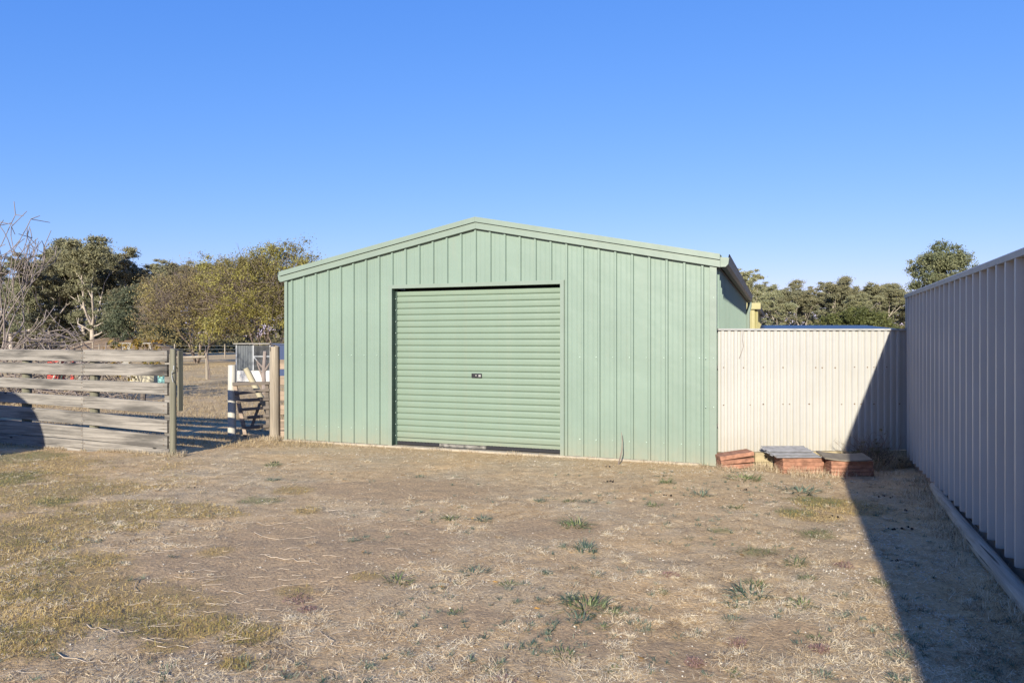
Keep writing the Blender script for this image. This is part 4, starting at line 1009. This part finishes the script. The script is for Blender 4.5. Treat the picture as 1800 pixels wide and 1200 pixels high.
# longer dry grass along walls, posts and fence feet
def strip(a, b_, n, w, hmin, hmax, off=0):
    a = np.array(a); b_ = np.array(b_); t = rg.random(n); d = (b_-a)/np.linalg.norm(b_-a); nn = np.array([-d[1], d[0]])
    p = a+(b_-a)*t[:, None]+nn*(np.abs(rg.normal(0, w, n))*off if off else rg.normal(0, w, n))[:, None]
    cl = fbm(p[:, 0]*6, p[:, 1]*6, 3, 5); k = cl > .45; p = p[k]; n = len(p)
    return blades(p[:, 0], p[:, 1], rg.uniform(hmin, hmax, n)*(.5+cl[k]), rg.uniform(.0016, .0032, n), np.abs(rg.normal(.8, .4, n)))
uS = np.array([math.cos(TH), -math.sin(TH)]); A0 = np.array([-3.37, 10.7])
VV = [strip(A0-uS*.3, A0+uS*6.1, 9000, .09, .015, .042, -1), strip((2.4,8.35), (3.0,8.32), 2500, .06, .03, .08), strip((3.0,8.0), (4.7,8.5), 6000, .16, .03, .10), strip((4.0,8.35), (4.78,8.62), 9000, .14, .05, .20),
      strip((4.78,8.6), (2.1,1.9), 26000, .13, .02, .075, -1), strip((-4.5,9.25), (-7.4,10.3), 9000, .06, .02, .05, -1), strip((-3.75,10.75), (-3.4,10.65), 1800, .07, .03, .10), strip((-4.45,9.24), (-4.2,9.24), 900, .06, .03, .09)]
V = np.concatenate(VV); n = len(V)//4
tag(link_mesh('edge_grass', quads_mesh('edge_grass', V, n, rg.random(n)), L_straw), 'longer dry grass along the walls and fence feet', kind='stuff')
# paddock grass beyond the fence
n0 = 130000; u = rg.random(n0); Y = 10*(42/10)**u; X = -rg.uniform(.22, .82, n0)*Y-.3; cl = fbm(X*1.2, Y*.8, 4, 9); k = (cl > .42) & inside(X, Y); X, Y = X[k], Y[k]; n = len(X)
V = blades(X, Y, rg.uniform(.03, .09, n), .0028*(.6+Y*.1), np.abs(rg.normal(.5, .4, n)))
tag(link_mesh('paddock_grass', quads_mesh('paddock_grass', V, n, np.clip(.1+rg.random(n)*.8, 0, 1)), L_pad), 'sparse dry grass over the back paddock', kind='stuff')
# gravel chips
X, Y = sample(80000, pw=1.3); mt_, gr_, ba_, gv_ = masks(X, Y); k = rg.random(len(X)) < np.clip(gv_*.45+.03, 0, 1); X, Y = X[k], Y[k]; n = len(X)
Z = gheight(X, Y); s = rg.uniform(.003, .0095, n)
oct_ = np.array([[1,0,0],[0,1,0],[-1,0,0],[0,-1,0],[0,0,.7],[0,0,-.5]]); ft = np.array([[0,1,4],[1,2,4],[2,3,4],[3,0,4],[1,0,5],[2,1,5],[3,2,5],[0,3,5]])
th = rg.uniform(0, 6.28, n); c_, s_2 = np.cos(th), np.sin(th); O = oct_[None]*rg.uniform(.6, 1.3, (n, 6, 1)); ox = O[..., 0]*c_[:, None]-O[..., 1]*s_2[:, None]*.7; oy = O[..., 0]*s_2[:, None]+O[..., 1]*c_[:, None]*.7
PV = np.stack([ox, oy, O[..., 2]], -1)*s[:, None, None]+np.stack([X, Y, Z+.001], -1)[:, None]
V = PV[:, ft].reshape(-1, 3)
tag(link_mesh('gravel', quads_mesh('gravel', V, n*8, None, 3), M_stone), 'scattered pale gravel chips on the soil', kind='stuff')
# black droppings
mb = MB()
for (x, y) in ((3.55,6.9),(3.62,6.85),(3.05,5.72),(3.12,5.70),(3.0,5.69),(2.55,4.8),(3.5,6.35),(3.8,6.3),(3.87,6.28),(1.15,8.45),(2.72,6.1),(1.05,7.6),(1.02,7.55),(1.5,6.9),(2.3,7.2),(-2.9,8.8),(-3.2,7.3)):
    for k in range(3):
        p = (x+rng.uniform(-.05,.05), y+rng.uniform(-.05,.05)); z0 = float(gheight(np.array([p[0]]), np.array([p[1]]))[0])-.002; r = rng.uniform(.005,.012); a = rng.uniform(0, 6)
        dx, dy = math.cos(a)*r*.5, math.sin(a)*r*.5
        mb.tube([(p[0]-dx*.6, p[1]-dy*.6, z0), (p[0]-dx*.5, p[1]-dy*.5, z0+r*.6), (p[0]+dx*.2, p[1]+dy*.2, z0+r*1.2), (p[0]+dx*.5, p[1]+dy*.5, z0+r*1.5)], [r*.9, r*1.15, r*.95, r*.3], 8)
o = mb.build('dung_pellets', M_black, None, True); tag(o, 'small black droppings scattered on the soil', kind='stuff')
# countable grass tufts
TUF = [(-0.24,4.61,0.09),(0.53,5.14,0.11),(0.50,5.77,0.12),(0.27,6.69,0.06),(2.86,7.14,0.18),(2.51,7.73,0.16),(1.84,6.93,0.11),(0.41,4.00,0.13),(0.22,4.58,0.04),(-0.02,4.39,0.06),(1.42,4.27,0.13),(1.64,4.09,0.08),(1.83,3.39,0.06),(-0.71,4.48,0.09),(-1.12,5.44,0.05),(-0.52,6.01,0.08),(-0.24,6.01,0.08),(2.01,6.42,0.08),(-1.00,7.85,0.06),(-2.86,8.57,0.10),(-2.54,7.63,0.07),(1.28,6.46,0.08),(0.54,4.58,0.05),(1.55,3.62,0.05),(1.34,5.44,0.04),(0.53,6.69,0.06),(0.69,3.80,0.05),(0.47,3.73,0.04),(0.64,6.69,0.05),(1.60,7.48,0.09),(1.80,3.92,0.05),(1.00,3.25,0.04),(0.03,4.09,0.03),(-0.08,3.25,0.05),(-0.62,3.92,0.04),(0.46,3.25,0.04),(1.40,3.22,0.05),(1.91,4.82,0.08),(-1.19,5.36,0.05),(-0.31,3.96,0.04),
 (1.30,4.13,.08),(1.50,4.42,.07),(.33,4.12,.07),(.55,3.93,.06),(.36,3.82,.07),(1.85,4.5,.06),(1.95,4.2,.05),(2.05,3.6,.05),(1.2,3.9,.05),(.9,4.3,.04),(.1,3.5,.05),(.25,3.4,.06),(1.7,3.15,.06),(2.05,3.2,.05)]
special = {0: 'largest dark blue green grass tuft, alone on the bare soil in the middle foreground', 4: 'wide green tuft in front of the cream block and terracotta piles', 5: 'bright green tuft in front of the short leaning terracotta pile', 7: 'big loose clump of upright grass in the right middle foreground', 10: 'sprawling grey green clump left of the shadow edge', 3: 'flat dark green tuft in front of the roller door right jamb'}
tufm = []
for v in range(7):
    r2 = np.random.default_rng(300+v); nb = 80; P_ = []; 
    for i in range(nb):
        a = r2.uniform(0, 6.28); rad = r2.random()**.7*.75; th = a+r2.normal(0, .5); el = r2.uniform(.35, 1.25); L1 = r2.uniform(.35, .9); w = r2.uniform(.018, .036)
        p = np.array([math.cos(a)*rad, math.sin(a)*rad, 0]); sd = np.array([-math.sin(th), math.cos(th), r2.normal(0,.3)])*w
        for sgm in range(3):
            d_ = np.array([math.cos(th)*math.cos(el), math.sin(th)*math.cos(el), math.sin(el)]); q = p+d_*L1/3; f0 = 1-sgm*.25; f1 = 1-(sgm+1)*.31
            P_ += [p-sd*f0, p+sd*f0, q+sd*f1, q-sd*f1]; p = q; el -= .38
    P_ = np.array(P_); tufm.append(quads_mesh('grass_tuft', P_, len(P_)//4, np.repeat(r2.random(nb), 3)))
ORD_ = ['first','second','third','fourth','fifth','sixth','seventh','eighth','ninth','tenth','eleventh','twelfth','thirteenth','fourteenth','fifteenth','sixteenth','seventeenth','eighteenth','nineteenth','twentieth']
TL = {}
for lo, hi, nm in ((0, 3.55, 'nearest strip of ground'), (3.55, 4.05, 'front foreground'), (4.05, 4.75, 'foreground'), (4.75, 6.2, 'middle of the yard'), (6.2, 99, 'far yard near the shed')):
    row = sorted([i for i in range(len(TUF)) if lo <= TUF[i][1] < hi], key=lambda i: TUF[i][0]/TUF[i][1])
    for k, i in enumerate(row): TL[i] = '%s green grass tuft from the left in the %s' % (ORD_[k], nm)
for i, (x, y, r) in enumerate(TUF):
    mtl = [L_blueg, L_blueg, L_green][i % 3] if i < 7 else [L_blueg, L_green][i % 2]
    me_ = tufm[i % 7]
    if not me_.materials: me_.materials.append(None)
    o = bpy.data.objects.new('grass_tuft', me_); COL.objects.link(o); o.location = (x, y, float(gheight(np.array([x]), np.array([y]))[0])-.004); o.rotation_euler = (0, 0, i*1.9)
    o.scale = (r*1.3, r*1.15, min(max(r*1.15, .055), .13)); o.material_slots[0].link = 'OBJECT'; o.material_slots[0].material = mtl
    if i in special: lb = special[i]
    else: lb = TL[i]
    tag(o, lb, 'grass tuft', 'green grass tufts dotted over the yard')
# seedling weeds between the tufts
X0, Y0 = sample(2600, 2.6, 8.3, 1.5); kk = rg.random(len(X0)) < np.clip((fbm(X0*1.3+3, Y0*1.3, 3, 222)-.42)*6+.25*(X0 > -.8), 0, 1)*np.clip((X0+3.2)/2.6, .15, 1); X0, Y0 = X0[kk], Y0[kk]
rep = rg.integers(5, 26, len(X0)); X = np.repeat(X0, rep); Y = np.repeat(Y0, rep); n = len(X); tb2 = np.repeat(rg.random(len(X0)), rep)
q = np.repeat(rg.uniform(.006, .04, len(X0)), rep)*rg.random(n); a = rg.uniform(0, 6.28, n); X = X+np.cos(a)*q; Y = Y+np.sin(a)*q
V = blades(X, Y, rg.uniform(.010, .034, n), rg.uniform(.002, .0042, n), np.abs(rg.normal(.55, .35, n)), th=a+rg.normal(0, .8, n))
tag(link_mesh('seedling_weeds', quads_mesh('seedling_weeds', V, n, np.clip(tb2*.6+rg.random(n)*.4, 0, 1)), L_blueg), 'tiny grey green weeds sprinkled over the yard', kind='stuff')
# dull red weeds
mb_V = []
for (x, y, r) in ((1.02,4.6,.06),(1.12,3.6,.06),(1.5,3.5,.05),(-1.25,4.2,.09),(-.05,3.1,.10),(.85,3.35,.05),(2.2,4.75,.07),(-1.15,4.05,.06)):
    n = 260; a = rg.uniform(0, 6.28, n); q = rg.random(n)**.6*r; mb_V.append(blades(x+np.cos(a)*q, y+np.sin(a)*q, rg.uniform(.006, .02, n), rg.uniform(.002, .005, n), np.abs(rg.normal(.5, .4, n))))
V = np.concatenate(mb_V); tag(link_mesh('red_weed', quads_mesh('red_weed', V, len(V)//4, rg.random(len(V)//4)), L_red), 'low dull red weeds in the foreground', kind='stuff')
# dry runners (long pale creeping stems)
def runner(pts, r, lb):
    pts = [(pts[i][0]+(pts[i+1][0]-pts[i][0])*t, pts[i][1]+(pts[i+1][1]-pts[i][1])*t) for i in range(len(pts)-1) for t in (0, .33, .66)]+[pts[-1]]
    P_ = []
    for i, (x, y) in enumerate(pts): P_.append((x+.012*math.sin(i*2.3), y+.02*math.cos(i*3.1), float(gheight(np.array([x]), np.array([y]))[0])+.005+.006*(i % 2)))
    o = MB().tube(P_, [r*(1-.5*i/len(P_)) for i in range(len(P_))], 5).build('dry_runner', M_stick, None, True); tag(o, lb, 'dry stem', 'long pale creeping stems on the soil'); return o
RUN = [((-1.72,4.98),(-1.55,4.90),(-1.38,4.84),(-1.30,4.80)), ((-2.15,4.55),(-1.98,4.50),(-1.82,4.56)), ((-1.75,4.30),(-1.6,4.27),(-1.42,4.38),(-1.25,4.45)), ((-2.35,4.5),(-2.28,4.34),(-2.2,4.25)), ((-2.25,3.78),(-2.1,3.72),(-1.95,3.70)), ((-1.75,3.52),(-1.6,3.55),(-1.48,3.6)), ((-2.2,3.45),(-2.0,3.38),(-1.85,3.36)), ((-1.45,3.82),(-1.3,3.86),(-1.15,3.9)), ((-2.0,5.55),(-1.75,5.4),(-1.5,5.45)), ((-2.6,5.3),(-2.4,5.2),(-2.2,5.24)), ((-1.0,3.72),(-.92,3.62),(-.85,3.5)), ((-2.6,4.15),(-2.5,4.05),(-2.42,4.0)), ((-1.2,4.48),(-1.08,4.55),(-.95,4.65)), ((-2.1,5.9),(-1.95,5.8),(-1.8,5.85))]
lbs = ['longest pale stem on the bare soil in the centre left', None]
for i, p in enumerate(RUN): runner(p, .0026 if i in (0, 4, 6) else .0018, 'longest pale stem lying on the bare soil left of centre' if i == 0 else 'thin pale creeping stem on the left soil, %s nearest the camera' % ORD_[[q for q in sorted(range(1, len(RUN)), key=lambda q: RUN[q][0][1])].index(i)])
for i in range(70):
    x0 = rg.uniform(-3.0, -.9); y0 = rg.uniform(3.2, 6.0); a = rg.normal(0, .35)+(.0 if rg.random() < .7 else 1.2)
    pass
mbr = MB()
for i in range(150):
    x = rg.uniform(-3.2, -.6); y = rg.uniform(3.1, 6.4); a = rg.normal(.1, .4); L1 = rg.uniform(.05, .16); P_ = []
    for s in range(4): P_.append((x, y, float(gheight(np.array([x]), np.array([y]))[0])+rg.uniform(.003, .012))); a += rg.normal(0, .25); x += math.cos(a)*L1/3; y += math.sin(a)*L1/3
    mbr.tube(P_, [.0014, .0013, .001, .0007], 4)
o = mbr.build('runner_litter', M_stick, None, True); tag(o, 'tangle of thin broken creeping stems on the left of the yard', kind='stuff')
# fallen orange leaves
FL = [(-.33,6.05),(-.42,4.32),(-1.05,5.05),(.14,3.98),(1.6,5.0),(-1.9,5.98),(-.1,4.42),(.6,3.35),(2.1,6.5)]
vs = [(-1,0,.1),(-.45,.42,.25),(.3,.4,.12),(1,0,.3),(.3,-.4,.15),(-.45,-.42,.2),(0,0,0)]
lm = bpy.data.meshes.new('fallen_leaf'); lm.from_pydata(vs, [], [(6,i,(i+1) % 6) for i in range(6)]); lm.materials.append(M_leafo)
for i, (x, y) in enumerate(FL):
    o = bpy.data.objects.new('fallen_leaf', lm); COL.objects.link(o); o.location = (x, y, float(gheight(np.array([x]), np.array([y]))[0])+.008); o.rotation_euler = (.2, .1, i*2.1); s = (.020, .024, .018)[i % 3]; o.scale = (s, s, s)
    tag(o, 'brightest orange fallen leaf, below the largest dark tuft' if i == 1 else 'orange fallen leaf, %s nearest the camera' % ORD_[sorted(range(len(FL)), key=lambda q: FL[q][1]).index(i)], 'leaf', 'orange fallen leaves on the yard')
# brown weed in the shaded corner
cw = empty('corner_weed', (4.22, 8.42, 0)); tag(cw, 'dry brown weed bush in the shaded corner of the fences', 'weed')
r2 = np.random.default_rng(8); out = []
for k in range(90):
    p = np.array([r2.normal(0, .10), r2.normal(0, .06), 0]); d_ = np.array([r2.normal(0, .45), r2.normal(0, .3), 1.]); r = .004
    for i in range(4):
        d_ = d_/np.linalg.norm(d_)+r2.normal(0, .25, 3); q = p+d_*.085; out.append((p, q, r, r*.75)); p = q; r *= .75
        if i > 0:
            e = d_+r2.normal(0, .8, 3); out.append((p, p+e*.05, r, r*.5))
tubes_mesh(out, 'stems', M_twig, cw, 4)
V, t = leaf_quads(r2, r2.normal(0, 1, (40, 3))*np.array([.11, .06, .09])+np.array([0, 0, .18]), 22, .05, .03, .3, .9); link_mesh('seed_heads', quads_mesh('seed_heads', V, len(t), t), L_scrub, cw)
